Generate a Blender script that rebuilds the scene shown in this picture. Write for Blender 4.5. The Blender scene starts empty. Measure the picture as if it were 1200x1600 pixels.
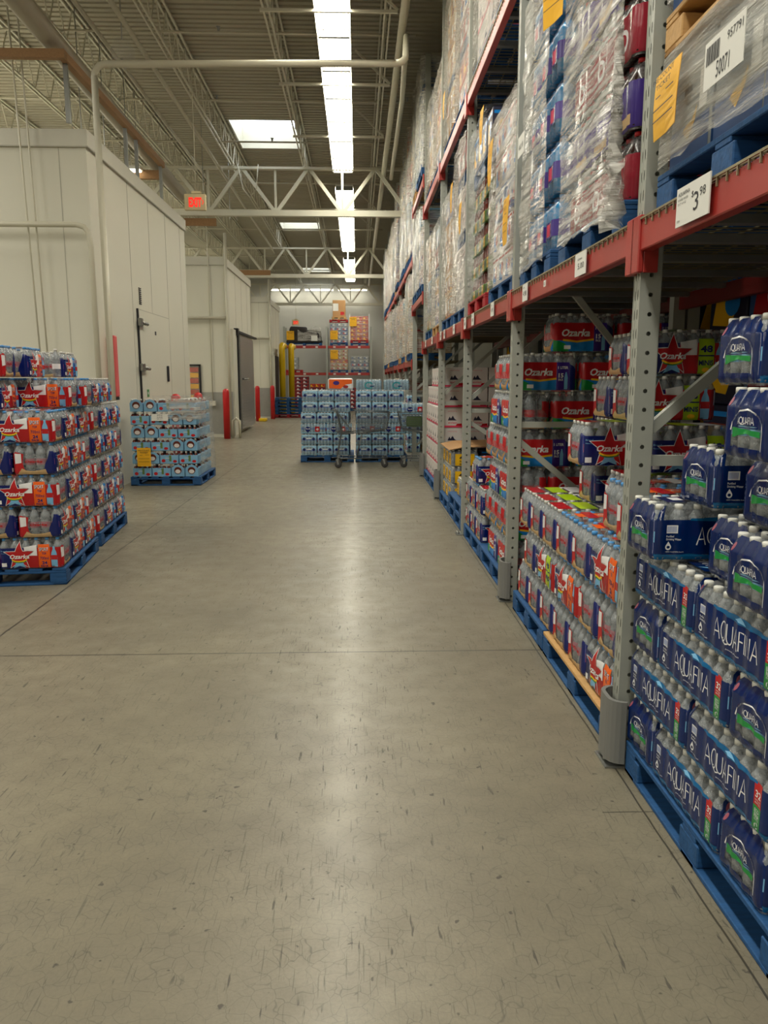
import bpy, bmesh, math, random
from mathutils import Vector, Matrix, noise
from mathutils.geometry import tessellate_polygon
SC = bpy.context.scene
COL = SC.collection
random.seed(7)
PI = math.pi

# ------------------------------------------------------------------ camera, world, exposure
FPX = 1220.0
PITCH = math.atan(208 / FPX)
YAW = math.atan(42 / FPX * math.cos(PITCH))
cd = bpy.data.cameras.new('camera')
cam = bpy.data.objects.new('camera', cd)
COL.objects.link(cam)
cam.location = (0, 0, 1.55)
cam.rotation_euler = (PI / 2 - PITCH, 0, -YAW)
cd.sensor_fit = 'VERTICAL'
cd.sensor_height = 36
cd.lens = 36 * FPX / 1600
cd.clip_start = 0.05
SC.camera = cam
SC.view_settings.view_transform = 'Standard'
SC.view_settings.look = 'None'
SC.view_settings.gamma = 1
SC.view_settings.use_curve_mapping = False
SC.view_settings.exposure = 0.0
SC.cycles.use_denoising = True
SC.cycles.max_bounces = 8
SC.cycles.diffuse_bounces = 4
SC.cycles.glossy_bounces = 3
SC.cycles.transparent_max_bounces = 24
SC.cycles.transmission_bounces = 2
SC.cycles.caustics_reflective = False
SC.cycles.caustics_refractive = False
SC.cycles.sample_clamp_indirect = 4
w = bpy.data.worlds.new('sky')
SC.world = w
w.use_nodes = True
w.node_tree.nodes['Background'].inputs[0].default_value = (0.86, 0.92, 1.0, 1)
w.node_tree.nodes['Background'].inputs[1].default_value = 5.0

Z_DECK, Z_JOIST, Z_TRUSS, Z_LAMP = 6.84, 6.24, 5.24, 6.14
LAMP_L, LAMP_W = 1.19, 0.425
def area_light(x, y, z, sx, sy, power, col=(1.0, 0.955, 0.84)):
    d = bpy.data.lights.new('lamp_light', 'AREA')
    d.shape = 'RECTANGLE'; d.size = sx; d.size_y = sy; d.energy = power; d.color = col
    o = bpy.data.objects.new('lamp_light', d); COL.objects.link(o); o.location = (x, y, z)
    return o
LAMP_POWER = 41.0
lamp_rows = []
def lamp_run(x, y0, n): lamp_rows.extend([(x, y0 + LAMP_L * i) for i in range(n)])
lamp_run(-0.29, -6.2, 21)      # aisle row, up to the first truss (y = 18.1)
lamp_run(-0.29, 20.4, 8)
lamp_run(-0.29, 31.8, 6)  # last lamps of this run are added, to brighten the far wall

# ------------------------------------------------------------------ materials
def lin(c):
    return tuple(((v / 255) / 12.92 if v / 255 <= 0.04045 else ((v / 255 + 0.055) / 1.055) ** 2.4) for v in c) + (1,)
MATS = {}
def mat(name, rgb, rough=0.5, metal=0.0, var=0.12, scale=6.0, bump=0.0, coat=0.0, emit=0.0, stretch=None, spec=0.5):
    m = bpy.data.materials.new(name); m.use_nodes = True
    nt = m.node_tree; b = nt.nodes['Principled BSDF']
    b.inputs['Roughness'].default_value = rough
    b.inputs['Metallic'].default_value = metal
    b.inputs['Specular IOR Level'].default_value = spec
    if coat: b.inputs['Coat Weight'].default_value = coat; b.inputs['Coat Roughness'].default_value = 0.15
    c = lin(rgb)
    tc = nt.nodes.new('ShaderNodeTexCoord'); mp = nt.nodes.new('ShaderNodeMapping')
    nz = nt.nodes.new('ShaderNodeTexNoise'); nz.inputs['Scale'].default_value = scale; nz.inputs['Detail'].default_value = 4
    if stretch: mp.inputs['Scale'].default_value = stretch
    nt.links.new(tc.outputs['Object'], mp.inputs[0]); nt.links.new(mp.outputs[0], nz.inputs['Vector'])
    mx = nt.nodes.new('ShaderNodeMix'); mx.data_type = 'RGBA'
    mx.inputs[6].default_value = tuple(v * (1 - var) for v in c[:3]) + (1,)
    mx.inputs[7].default_value = tuple(min(1, v * (1 + var)) for v in c[:3]) + (1,)
    nt.links.new(nz.outputs['Fac'], mx.inputs[0]); nt.links.new(mx.outputs[2], b.inputs['Base Color'])
    if bump:
        bp = nt.nodes.new('ShaderNodeBump'); bp.inputs['Strength'].default_value = bump; bp.inputs['Distance'].default_value = 0.01
        nt.links.new(nz.outputs['Fac'], bp.inputs['Height']); nt.links.new(bp.outputs[0], b.inputs['Normal'])
    if emit:
        b.inputs['Emission Color'].default_value = c; b.inputs['Emission Strength'].default_value = emit
    MATS[name] = m
    return m
def film(name, rgb, lo, hi, scale=(3, 3, 3), rot=(0, 0, 0), rough=0.15, bump=0.5, nscale=4.0, dist=0.02):
    m = bpy.data.materials.new(name); m.use_nodes = True
    nt = m.node_tree; b = nt.nodes['Principled BSDF']; out = nt.nodes['Material Output']
    b.inputs['Base Color'].default_value = lin(rgb); b.inputs['Roughness'].default_value = rough
    b.inputs['Specular IOR Level'].default_value = 0.9
    tc = nt.nodes.new('ShaderNodeTexCoord'); mp = nt.nodes.new('ShaderNodeMapping'); nz = nt.nodes.new('ShaderNodeTexNoise')
    mp.inputs['Scale'].default_value = scale; mp.inputs['Rotation'].default_value = rot
    nz.inputs['Scale'].default_value = nscale; nz.inputs['Detail'].default_value = 5; nz.inputs['Roughness'].default_value = 0.65
    nt.links.new(tc.outputs['Object'], mp.inputs[0]); nt.links.new(mp.outputs[0], nz.inputs['Vector'])
    mr = nt.nodes.new('ShaderNodeMapRange'); mr.inputs[1].default_value = 0.35; mr.inputs[2].default_value = 0.7
    mr.inputs[3].default_value = lo; mr.inputs[4].default_value = hi
    nt.links.new(nz.outputs['Fac'], mr.inputs[0])
    bp = nt.nodes.new('ShaderNodeBump'); bp.inputs['Strength'].default_value = bump; bp.inputs['Distance'].default_value = dist
    nt.links.new(nz.outputs['Fac'], bp.inputs['Height']); nt.links.new(bp.outputs[0], b.inputs['Normal'])
    tr = nt.nodes.new('ShaderNodeBsdfTransparent'); ms = nt.nodes.new('ShaderNodeMixShader')
    nt.links.new(mr.outputs[0], ms.inputs[0]); nt.links.new(tr.outputs[0], ms.inputs[1]); nt.links.new(b.outputs[0], ms.inputs[2])
    nt.links.new(ms.outputs[0], out.inputs[0])
    MATS[name] = m
    return m
mat('white_wall', (205, 204, 192), 0.55, var=0.03, scale=1.5)
mat('white_panel', (216, 214, 198), 0.5, var=0.025, scale=1.2)
mat('panel_seam', (180, 178, 164), 0.6)
mat('trim_white', (206, 204, 190), 0.45, var=0.03)
mat('far_wall', (198, 198, 190), 0.7, var=0.05, scale=0.8)
mat('deck', (168, 162, 142), 0.6, var=0.06, scale=1.0)
mat('steel_white', (205, 202, 184), 0.45, var=0.06)
mat('pipe_white', (196, 192, 172), 0.4, var=0.05)
mat('galvanised', (150, 152, 148), 0.35, 0.7, var=0.15, scale=12)
mat('duct_grey', (165, 158, 140), 0.5, 0.2, var=0.08)
mat('rack_grey', (164, 167, 158), 0.42, 0.05, var=0.08, scale=9)
mat('guard_grey', (118, 119, 116), 0.5, var=0.06)
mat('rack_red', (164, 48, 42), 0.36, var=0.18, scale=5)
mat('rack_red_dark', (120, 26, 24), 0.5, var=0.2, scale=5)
mat('wire', (150, 140, 110), 0.4, 0.6, var=0.1)
mat('pallet_blue', (24, 76, 126), 0.75, var=0.45, scale=9, bump=0.3, stretch=(1, 6, 6))
mat('pallet_wood', (190, 150, 95), 0.75, var=0.2, scale=8, bump=0.3, stretch=(1, 6, 6))
mat('pallet_red', (160, 26, 34), 0.7, var=0.25, scale=9, stretch=(1, 6, 6))
mat('wood_beam', (152, 116, 78), 0.7, var=0.25, scale=5, stretch=(8, 0.6, 8))
mat('cardboard', (176, 134, 88), 0.8, var=0.08, scale=6)
mat('cardboard_pale', (196, 164, 118), 0.8, var=0.08)
mat('paper_white', (225, 225, 218), 0.7, var=0.03)
mat('ticket_yellow', (238, 178, 20), 0.6, var=0.05)
mat('black', (16, 16, 18), 0.5)
mat('dark_brown', (36, 29, 26), 0.6, var=0.2)
mat('ink', (28, 28, 34), 0.6)
mat('rubber', (60, 60, 60), 0.6)
mat('chrome', (150, 150, 146), 0.25, 0.9, var=0.1)
mat('cart_wire', (104, 109, 110), 0.3, 0.6, var=0.1)
mat('bollard_red', (196, 30, 34), 0.4, var=0.08)
mat('faded_red', (214, 96, 96), 0.6, var=0.06)
mat('pipe_yellow', (216, 178, 14), 0.35, var=0.06)
mat('stainless', (160, 158, 152), 0.28, 0.5, var=0.12, scale=3, stretch=(1, 1, 12))
mat('exit_red', (255, 40, 30), 0.5, emit=0.9)
mat('exit_body', (205, 190, 150), 0.5)
mat('navy', (12, 28, 98), 0.22, var=0.22, scale=14, bump=0.25)
mat('aqua_navy', (2, 32, 86), 0.16, var=0.3, scale=12, bump=0.3)
mat('aqua_teal', (10, 92, 142), 0.18, var=0.3, scale=16, bump=0.3)
mat('print_red', (182, 26, 32), 0.25, var=0.12, scale=14, bump=0.15)
mat('print_white', (232, 232, 232), 0.3, var=0.05)
mat('print_orange', (236, 98, 16), 0.3, var=0.06)
mat('print_blue', (24, 130, 210), 0.25, var=0.12)
mat('print_sky', (120, 180, 220), 0.3, var=0.1)
mat('print_lime', (170, 205, 20), 0.3, var=0.08)
mat('print_green', (16, 140, 62), 0.3, var=0.15)
mat('print_yellow', (246, 190, 20), 0.35, var=0.05)
mat('print_purple', (62, 40, 130), 0.25, var=0.12)
mat('juice_red', (150, 28, 48), 0.2, var=0.2, scale=14, bump=.2)
mat('print_pink', (222, 52, 92), 0.4, var=0.08)
mat('print_teal', (32, 150, 160), 0.3)
mat('carton_white', (218, 212, 208), 0.55, var=0.05)
mat('carton_blue', (44, 84, 140), 0.45, var=0.3, scale=10)
mat('carton_grey', (140, 146, 146), 0.45, var=0.2, scale=10)
mat('carton_orange', (190, 74, 36), 0.5, var=0.2, scale=10)
mat('carton_red', (150, 28, 34), 0.45, var=0.25, scale=10)
mat('carton_green', (90, 120, 60), 0.5, var=0.12, scale=10)
mat('carton_lightblue', (122, 172, 206), 0.4, var=0.08, scale=10)
mat('carton_dark', (30, 32, 58), 0.4, var=0.3, scale=10)
mat('carton_teal', (40, 110, 130), 0.35, var=0.25, scale=10)
mat('jar_brown', (92, 36, 26), 0.15, var=0.2, scale=20)
mat('cap_white', (222, 222, 214), 0.4, var=0.03)
mat('cap_blue', (70, 150, 216), 0.35, var=0.05)
mat('life_frame', (146, 194, 222), 0.3, var=.12, scale=14)
mat('water_blue', (150, 184, 204), 0.08, var=0.3, scale=24, bump=0.7, spec=1.0)
mat('water_navy', (16, 70, 128), 0.08, var=0.4, scale=24, bump=0.7, spec=1.0)
mat('bottle_label', (60, 110, 190), 0.3, var=0.2, scale=20)
mat('bottle_label_red', (158, 84, 100), 0.3, var=0.3, scale=30)
mat('drink_dark', (44, 26, 22), 0.15, var=0.2)
mat('clear_pane', (220, 230, 235), 0.05)
film('water_plastic', (150, 158, 162), 0.42, 0.8, scale=(3, 3, 3), nscale=9, rough=0.06, bump=0.35)
film('clear_film', (225, 228, 228), 0.02, 0.30, scale=(6, 6, 14), nscale=5, rough=0.12, bump=0.7)
film('blue_film', (205, 225, 236), 0.1, 0.5, scale=(5, 5, 12), nscale=5, rough=0.12, bump=0.8)
film('stretch_film', (226, 224, 214), 0.14, 0.8, scale=(0.9, 0.9, 13), rot=(0.6, 0.35, 0), nscale=3.0, rough=0.11, bump=1.0, dist=0.03)
film('stretch_film_thin', (222, 224, 220), 0.05, 0.5, scale=(0.8, 0.8, 8), rot=(0.5, -0.3, 0), nscale=3.0, rough=0.18, bump=0.9, dist=0.03)
film('pane_film', (230, 240, 245), 0.05, 0.1, bump=0.0, rough=0.05)

def floor_material():
    m = bpy.data.materials.new('polished_concrete'); m.use_nodes = True
    nt = m.node_tree; N = nt.nodes; Lk = nt.links; b = N['Principled BSDF']
    g = N.new('ShaderNodeNewGeometry'); sep = N.new('ShaderNodeSeparateXYZ'); Lk.new(g.outputs['Position'], sep.inputs[0])
    def noise_(sc, det=4, rough=0.55, scale=(1, 1, 1), rot=0.0, dist=0.0):
        mp = N.new('ShaderNodeMapping'); mp.inputs['Scale'].default_value = scale; mp.inputs['Rotation'].default_value = (0, 0, rot)
        n = N.new('ShaderNodeTexNoise'); n.inputs['Scale'].default_value = sc; n.inputs['Detail'].default_value = det
        n.inputs['Roughness'].default_value = rough; n.inputs['Distortion'].default_value = dist
        Lk.new(g.outputs['Position'], mp.inputs[0]); Lk.new(mp.outputs[0], n.inputs['Vector']); return n.outputs['Fac']
    def M(op, a, b_=None, c=None):
        n = N.new('ShaderNodeMath'); n.operation = op
        for i, v in enumerate((a, b_, c)):
            if v is None: continue
            if isinstance(v, (int, float)): n.inputs[i].default_value = v
            else: Lk.new(v, n.inputs[i])
        return n.outputs[0]
    def ramp(f, a, b_, o0=0.0, o1=1.0):
        n = N.new('ShaderNodeMapRange'); n.clamp = True
        for i, v in enumerate((a, b_, o0, o1)): n.inputs[i + 1].default_value = v
        Lk.new(f, n.inputs[0]); return n.outputs[0]
    def mixc(f, a, b_):
        n = N.new('ShaderNodeMix'); n.data_type = 'RGBA'
        if isinstance(f, (int, float)): n.inputs[0].default_value = f
        else: Lk.new(f, n.inputs[0])
        for k, v in ((6, a), (7, b_)):
            if isinstance(v, tuple): n.inputs[k].default_value = v
            else: Lk.new(v, n.inputs[k])
        return n.outputs[2]
    big = noise_(0.9, 5, 0.6); mid = noise_(7, 6, 0.6); fine = noise_(90, 3, 0.7)
    base = mixc(ramp(big, 0.3, 0.7), lin((116, 110, 93)), lin((143, 136, 115)))
    base = mixc(ramp(mid, 0.35, 0.75, 0, 0.5), base, lin((108, 102, 86)))
    base = mixc(ramp(fine, 0.4, 0.8, 0, 0.35), base, lin((96, 92, 78)))
    # hairline crazing
    vo = N.new('ShaderNodeTexVoronoi'); vo.feature = 'DISTANCE_TO_EDGE'; vo.inputs['Scale'].default_value = 22
    wn = N.new('ShaderNodeMapping'); Lk.new(g.outputs['Position'], wn.inputs[0])
    nn = N.new('ShaderNodeTexNoise'); nn.inputs['Scale'].default_value = 9
    va = N.new('ShaderNodeVectorMath'); va.operation = 'MULTIPLY_ADD'; va.inputs[1].default_value = (0.08, 0.08, 0.08)
    Lk.new(g.outputs['Position'], nn.inputs['Vector']); Lk.new(nn.outputs['Color'], va.inputs[0]); Lk.new(g.outputs['Position'], va.inputs[2])
    Lk.new(va.outputs[0], vo.inputs['Vector'])
    craze = M('MULTIPLY', M('SUBTRACT', 1.0, ramp(vo.outputs['Distance'], 0.0, 0.03)), ramp(mid, 0.35, 0.6, 0.15, 0.75))
    base = mixc(craze, base, lin((84, 80, 68)))
    # scuff streaks, several directions, and small dark pits
    sc1 = M('MULTIPLY', ramp(noise_(1.6, 3, 0.6, (26, 3, 1), 0.35), 0.655, 0.70), ramp(noise_(2.2, 2), 0.45, 0.55))
    sc2 = M('MULTIPLY', ramp(noise_(1.7, 3, 0.6, (24, 3.5, 1), -0.6), 0.66, 0.71), ramp(noise_(1.7, 2, rot=1.0), 0.45, 0.56))
    sc3 = M('MULTIPLY', ramp(noise_(1.5, 3, 0.6, (22, 4, 1), 1.35), 0.665, 0.715), ramp(noise_(2.9, 2, rot=2.0), 0.45, 0.56))
    sc4 = M('MULTIPLY', ramp(noise_(2.6, 2, 0.5, (40, 2.2, 1), 0.9), 0.655, 0.69), ramp(noise_(1.3, 2, rot=.4), 0.42, 0.55))
    sc5 = M('MULTIPLY', ramp(noise_(2.4, 2, 0.5, (44, 2.0, 1), -1.1), 0.655, 0.69), ramp(noise_(1.1, 2, rot=1.4), 0.42, 0.55))
    pits = ramp(noise_(24, 2, 0.5), 0.70, 0.74)
    dark = M('MINIMUM', M('ADD', M('ADD', sc1, sc2), M('ADD', M('ADD', sc3, M('MULTIPLY', M('ADD', sc4, sc5), 0.55)), pits)), 1.0)
    base = mixc(M('MULTIPLY', dark, 0.7), base, lin((52, 50, 44)))
    # saw-cut joints
    wob = M('MULTIPLY', M('SUBTRACT', noise_(3.0, 2), 0.5), 0.012)
    def line(src, c, hw): return M('LESS_THAN', M('ABSOLUTE', M('SUBTRACT', M('ADD', src, wob), c)), hw)
    X, Y = sep.outputs[0], sep.outputs[1]
    j = M('MAXIMUM', line(X, -2.19, 0.007), line(X, 1.032, 0.0035))
    for c in (0.2, 4.3, 8.35, 12.4, 16.5, 20.6, 24.7, 28.8): j = M('MAXIMUM', j, line(Y, c, 0.006))
    j2 = M('MULTIPLY', line(Y, 2.58, 0.003), M('GREATER_THAN', X, 0.88))
    j = M('MAXIMUM', j, j2)
    base = mixc(M('MULTIPLY', j, 0.85), base, lin((50, 47, 40)))
    Lk.new(base, b.inputs['Base Color'])
    Lk.new(M('ADD', ramp(mid, 0.3, 0.7, 0.34, 0.48), M('MULTIPLY', dark, 0.2)), b.inputs['Roughness'])
    b.inputs['Specular IOR Level'].default_value = 0.5
    b.inputs['Coat Weight'].default_value = 0.16; b.inputs['Coat Roughness'].default_value = 0.2
    bp = N.new('ShaderNodeBump'); bp.inputs['Strength'].default_value = 0.08; bp.inputs['Distance'].default_value = 0.01
    Lk.new(fine, bp.inputs['Height']); Lk.new(bp.outputs[0], b.inputs['Normal'])
    MATS['floor'] = m
floor_material()
def treadplate():
    m = mat('treadplate', (165, 165, 160), 0.35, 0.35, var=0.1)
    nt = m.node_tree; b = nt.nodes['Principled BSDF']
    ck = nt.nodes.new('ShaderNodeTexChecker'); ck.inputs['Scale'].default_value = 26
    tc = nt.nodes.new('ShaderNodeTexCoord'); mp = nt.nodes.new('ShaderNodeMapping'); mp.inputs['Rotation'].default_value = (0.785, 0.785, 0.785)
    nt.links.new(tc.outputs['Object'], mp.inputs[0]); nt.links.new(mp.outputs[0], ck.inputs['Vector'])
    bp = nt.nodes.new('ShaderNodeBump'); bp.inputs['Strength'].default_value = 0.8; bp.inputs['Distance'].default_value = 0.01
    nt.links.new(ck.outputs['Fac'], bp.inputs['Height']); nt.links.new(bp.outputs[0], b.inputs['Normal'])
treadplate()

# ------------------------------------------------------------------ mesh builder
class MB:
    def __init__(s): s.v = []; s.f = []; s.m = []; s.names = []; s.smooth = []
    def mi(s, name):
        if name not in s.names: s.names.append(name)
        return s.names.index(name)
    def add(s, vs, fs, m, smooth=False):
        o = len(s.v); s.v.extend([tuple(v) for v in vs]); k = s.mi(m)
        for f in fs: s.f.append(tuple(i + o for i in f)); s.m.append(k); s.smooth.append(smooth)
    def box(s, x0, y0, z0, x1, y1, z1, m, rot=None, pivot=None):
        vs = [Vector(p) for p in ((x0, y0, z0), (x1, y0, z0), (x1, y1, z0), (x0, y1, z0), (x0, y0, z1), (x1, y0, z1), (x1, y1, z1), (x0, y1, z1))]
        if rot is not None:
            pv = Vector(pivot) if pivot else Vector(((x0 + x1) / 2, (y0 + y1) / 2, (z0 + z1) / 2))
            vs = [pv + rot @ (p - pv) for p in vs]
        s.add(vs, [(0, 3, 2, 1), (4, 5, 6, 7), (0, 1, 5, 4), (1, 2, 6, 5), (2, 3, 7, 6), (3, 0, 4, 7)], m)
        return s
    def bbox(s, x0, y0, z0, x1, y1, z1, m, b=0.006):   # box with chamfered edges
        xs, ys, zs = (x0, x1), (y0, y1), (z0, z1)
        vs = []; idx = {}
        for i in (0, 1):
            for j in (0, 1):
                for k in (0, 1):
                    for a in (0, 1, 2):
                        p = [xs[i], ys[j], zs[k]]
                        d = [(b if i == 0 else -b), (b if j == 0 else -b), (b if k == 0 else -b)]
                        for q in (0, 1, 2):
                            if q != a: p[q] += d[q]
                        idx[(i, j, k, a)] = len(vs); vs.append(p)
        fs = []
        for a in (0, 1, 2):
            o = [q for q in (0, 1, 2) if q != a]
            for e in (0, 1):
                r = []
                for (u, v_) in ((0, 0), (1, 0), (1, 1), (0, 1)):
                    c = [0, 0, 0]; c[a] = e; c[o[0]] = u; c[o[1]] = v_
                    r.append(idx[(c[0], c[1], c[2], a)])
                fl = (e == 1) ^ (a == 1)
                fs.append(r if fl else r[::-1])
        for a in (0, 1, 2):
            o = [q for q in (0, 1, 2) if q != a]
            for u in (0, 1):
                for v_ in (0, 1):
                    c0 = [0, 0, 0]; c1 = [0, 0, 0]; c0[a] = 0; c1[a] = 1
                    for c in (c0, c1): c[o[0]] = u; c[o[1]] = v_
                    fs.append([idx[(*c0, o[0])], idx[(*c1, o[0])], idx[(*c1, o[1])], idx[(*c0, o[1])]])
        for i in (0, 1):
            for j in (0, 1):
                for k in (0, 1): fs.append([idx[(i, j, k, 0)], idx[(i, j, k, 1)], idx[(i, j, k, 2)]])
        s.add(vs, fs, m); return s
    def tube(s, pts, r, m, n=8, caps=True):
        pts = [Vector(p) for p in pts]; rings = []
        up = None
        for i, p in enumerate(pts):
            d = (pts[min(i + 1, len(pts) - 1)] - pts[max(i - 1, 0)]).normalized()
            if up is None:
                up = d.orthogonal().normalized()
            else:
                up = (up - d * up.dot(d)).normalized()
            sd = d.cross(up)
            rr = r[i] if isinstance(r, (list, tuple)) else r
            rings.append([p + (up * math.cos(2 * PI * k / n) + sd * math.sin(2 * PI * k / n)) * rr for k in range(n)])
        vs = [v for rg in rings for v in rg]
        fs = [(i * n + k, i * n + (k + 1) % n, (i + 1) * n + (k + 1) % n, (i + 1) * n + k) for i in range(len(pts) - 1) for k in range(n)]
        if caps: fs += [tuple(range(n))[::-1], tuple((len(pts) - 1) * n + k for k in range(n))]
        s.add(vs, fs, m, n > 5); return s
    def bar(s, a, b, w_, h_, m):      # rectangular bar between two points
        a, b = Vector(a), Vector(b); d = (b - a).normalized()
        u = Vector((0, 0, 1)) if abs(d.z) < 0.9 else Vector((0, 1, 0))
        sd = d.cross(u).normalized() * w_ / 2; u = sd.cross(d).normalized() * h_ / 2
        vs = [a - sd - u, a + sd - u, a + sd + u, a - sd + u, b - sd - u, b + sd - u, b + sd + u, b - sd + u]
        s.add(vs, [(0, 3, 2, 1), (4, 5, 6, 7), (0, 1, 5, 4), (1, 2, 6, 5), (2, 3, 7, 6), (3, 0, 4, 7)], m); return s
    def lathe(s, prof, c, m, n=12, smooth=True):
        rings = [[(c[0] + r * math.cos(2 * PI * k / n), c[1] + r * math.sin(2 * PI * k / n), c[2] + z) for k in range(n)] for r, z in prof]
        vs = [v for rg in rings for v in rg]
        fs = [(i * n + k, i * n + (k + 1) % n, (i + 1) * n + (k + 1) % n, (i + 1) * n + k) for i in range(len(prof) - 1) for k in range(n)]
        fs += [tuple(range(n))[::-1], tuple((len(prof) - 1) * n + k for k in range(n))]
        s.add(vs, fs, m, smooth); return s
    def mesh(s, name):
        me = bpy.data.meshes.new(name); me.from_pydata(s.v, [], s.f)
        for n in s.names: me.materials.append(MATS[n])
        me.polygons.foreach_set('material_index', s.m); me.polygons.foreach_set('use_smooth', s.smooth)
        me.update(); return me
def obj(name, mb, parent=None, loc=None):
    me = mb.mesh(name) if isinstance(mb, MB) else mb
    o = bpy.data.objects.new(name, me); COL.objects.link(o)
    if parent is not None: o.parent = parent
    if loc: o.location = loc
    return o
def tag(o, label=None, cat=None, group=None, kind=None):
    if label: o['label'] = label
    if cat: o['category'] = cat
    if group: o['group'] = group
    if kind: o['kind'] = kind
    return o
def thing(name, label, cat, loc=(0, 0, 0), rz=0.0, group=None):
    o = bpy.data.objects.new(name, None); o.empty_display_size = 0.05; COL.objects.link(o)
    o.location = loc; o.rotation_euler = (0, 0, rz); tag(o, label, cat, group); return o
def struct(name, mb, label=None, parent=None):
    o = obj(name, mb, parent); o['kind'] = 'structure'
    if label: o['label'] = label; o['category'] = name.split('_')[0]
    return o
CH = {}
def copy_tree(o, parent=None, loc=None, rz=None, label=None, group=None):
    c = o.copy(); COL.objects.link(c)
    if parent is not None: c.parent = parent
    CH.setdefault(c.name, [])
    for ch in KIDS.get(o.name, []):
        k = copy_tree(ch, c); KIDS.setdefault(c.name, []).append(k)
    if loc is not None: c.location = loc
    if rz is not None: c.rotation_euler = (0, 0, rz)
    if label: c['label'] = label
    if group: c['group'] = group
    return c
KIDS = {}
def kid(name, mb, parent):
    o = obj(name, mb, parent); KIDS.setdefault(parent.name, []).append(o); return o
ORD = ['bottom', 'second', 'third', 'fourth', 'fifth', 'sixth', 'seventh', 'eighth', 'ninth', 'tenth']
ORDN = ['first', 'second', 'third', 'fourth', 'fifth', 'sixth', 'seventh', 'eighth', 'ninth', 'tenth', 'eleventh', 'twelfth', 'thirteenth', 'fourteenth']

# ------------------------------------------------------------------ flat shapes (2-D) for printing
_fc = {}
def text2d(s, size=1.0, shear=0.0, bold=0.0, xs=1.0, align='LEFT'):
    key = (s, shear, bold)
    if key not in _fc:
        cu = bpy.data.curves.new('t', 'FONT'); cu.body = s; cu.size = 1.0; cu.shear = shear; cu.offset = bold; cu.resolution_u = 2
        o = bpy.data.objects.new('t', cu); COL.objects.link(o)
        bpy.context.view_layer.update()
        dg = bpy.context.evaluated_depsgraph_get(); ev = o.evaluated_get(dg); me = ev.to_mesh()
        vs = [(v.co.x, v.co.y) for v in me.vertices]; fs = [tuple(p.vertices) for p in me.polygons]
        ev.to_mesh_clear(); bpy.data.objects.remove(o); bpy.data.curves.remove(cu)
        _fc[key] = (vs, fs)
    vs, fs = _fc[key]
    x0 = min(v[0] for v in vs); x1 = max(v[0] for v in vs)
    k = {'LEFT': 0, 'CENTER': (x1 - x0) / 2}[align]
    return [((v[0] - x0 - k) * size * xs, v[1] * size) for v in vs], fs
def text_in(s, x0, x1, z0, h, **kw):       # fit text between x0 and x1, cap height h
    vs, fs = text2d(s, 1.0, **kw)
    wx = max(v[0] for v in vs) or 1
    return [(x0 + v[0] / wx * (x1 - x0), z0 + v[1] * h / 0.72) for v in vs], fs
def poly2d(pts, holes=()):
    loops = [[Vector((p[0], p[1], 0)) for p in pts]] + [[Vector((p[0], p[1], 0)) for p in h] for h in holes]
    fs = tessellate_polygon(loops); vs = [(p.x, p.y) for l in loops for p in l]
    out = []
    for f in fs:
        a, b, c = (vs[i] for i in f)
        cr = (b[0] - a[0]) * (c[1] - a[1]) - (b[1] - a[1]) * (c[0] - a[0])
        if abs(cr) > 1e-10: out.append(tuple(f) if cr > 0 else tuple(f)[::-1])
    return vs, out
def rect2d(x0, z0, x1, z1): return [(x0, z0), (x1, z0), (x1, z1), (x0, z1)], [(0, 1, 2, 3)]
def star2d(cx, cz, R, r, rot=PI / 2, sx=1.0):
    return poly2d([(cx + sx * (R if k % 2 == 0 else r) * math.cos(rot + PI * k / 5), cz + (R if k % 2 == 0 else r) * math.sin(rot + PI * k / 5)) for k in range(10)])
def ell2d(cx, cz, a, b, n=16, a0=0, a1=2 * PI): return poly2d([(cx + a * math.cos(a0 + (a1 - a0) * k / n), cz + b * math.sin(a0 + (a1 - a0) * k / n)) for k in range(n if a1 - a0 > 6.2 else n + 1)])
def stroke2d(lines, w_):
    vs, fs = [], []
    for ln in lines:
        P = [Vector((p[0], p[1])) for p in ln]; L = []; R = []
        for i, p in enumerate(P):
            d = (P[min(i + 1, len(P) - 1)] - P[max(i - 1, 0)]).normalized(); nrm = Vector((-d.y, d.x)) * w_ / 2
            L.append(p + nrm); R.append(p - nrm)
        o = len(vs); n = len(P)
        vs += [(q.x, q.y) for q in L] + [(q.x, q.y) for q in R]
        fs += [(o + i, o + n + i, o + n + i + 1, o + i + 1) for i in range(n - 1)]
    return vs, fs
_arc = lambda cx, cy, rx, ry, a0, a1, n=10: [(cx + rx * math.cos(a0 + (a1 - a0) * k / n), cy + ry * math.sin(a0 + (a1 - a0) * k / n)) for k in range(n + 1)]
GL = {
    'A': ([[(0, -.05), (.27, 1.0), (.54, -.05)], [(.1, .3), (.44, .3)]], .62),
    'Q': ([_arc(.33, .5, .31, .5, 0.5, 0.5 + 2 * PI, 16), _arc(.55, .05, .35, .14, PI * .75, PI * 2.05, 6)], .72),
    'U': ([[(.04, 1), (.04, .35)] + _arc(.27, .33, .23, .33, PI, 2 * PI, 8) + [(.5, .35), (.5, 1)]], .6),
    'F': ([[(.04, 0), (.04, .98), (.4, .98)], [(.04, .52), (.34, .52)]], .44),
    'I': ([[(.06, 0), (.06, 1)]], .18),
    'N': ([[(.04, 0), (.04, 1), (.48, 0), (.48, 1)]], .6)}
def strokes(word, x0, z0, wid, h, sw):
    tot = sum(GL[c][1] for c in word); k = wid / tot; x = x0; L = []
    for c in word:
        ls, adv = GL[c]
        L += [[(x + p[0] * k, z0 + p[1] * h) for p in l] for l in ls]; x += adv * k
    return stroke2d(L, sw)

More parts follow.
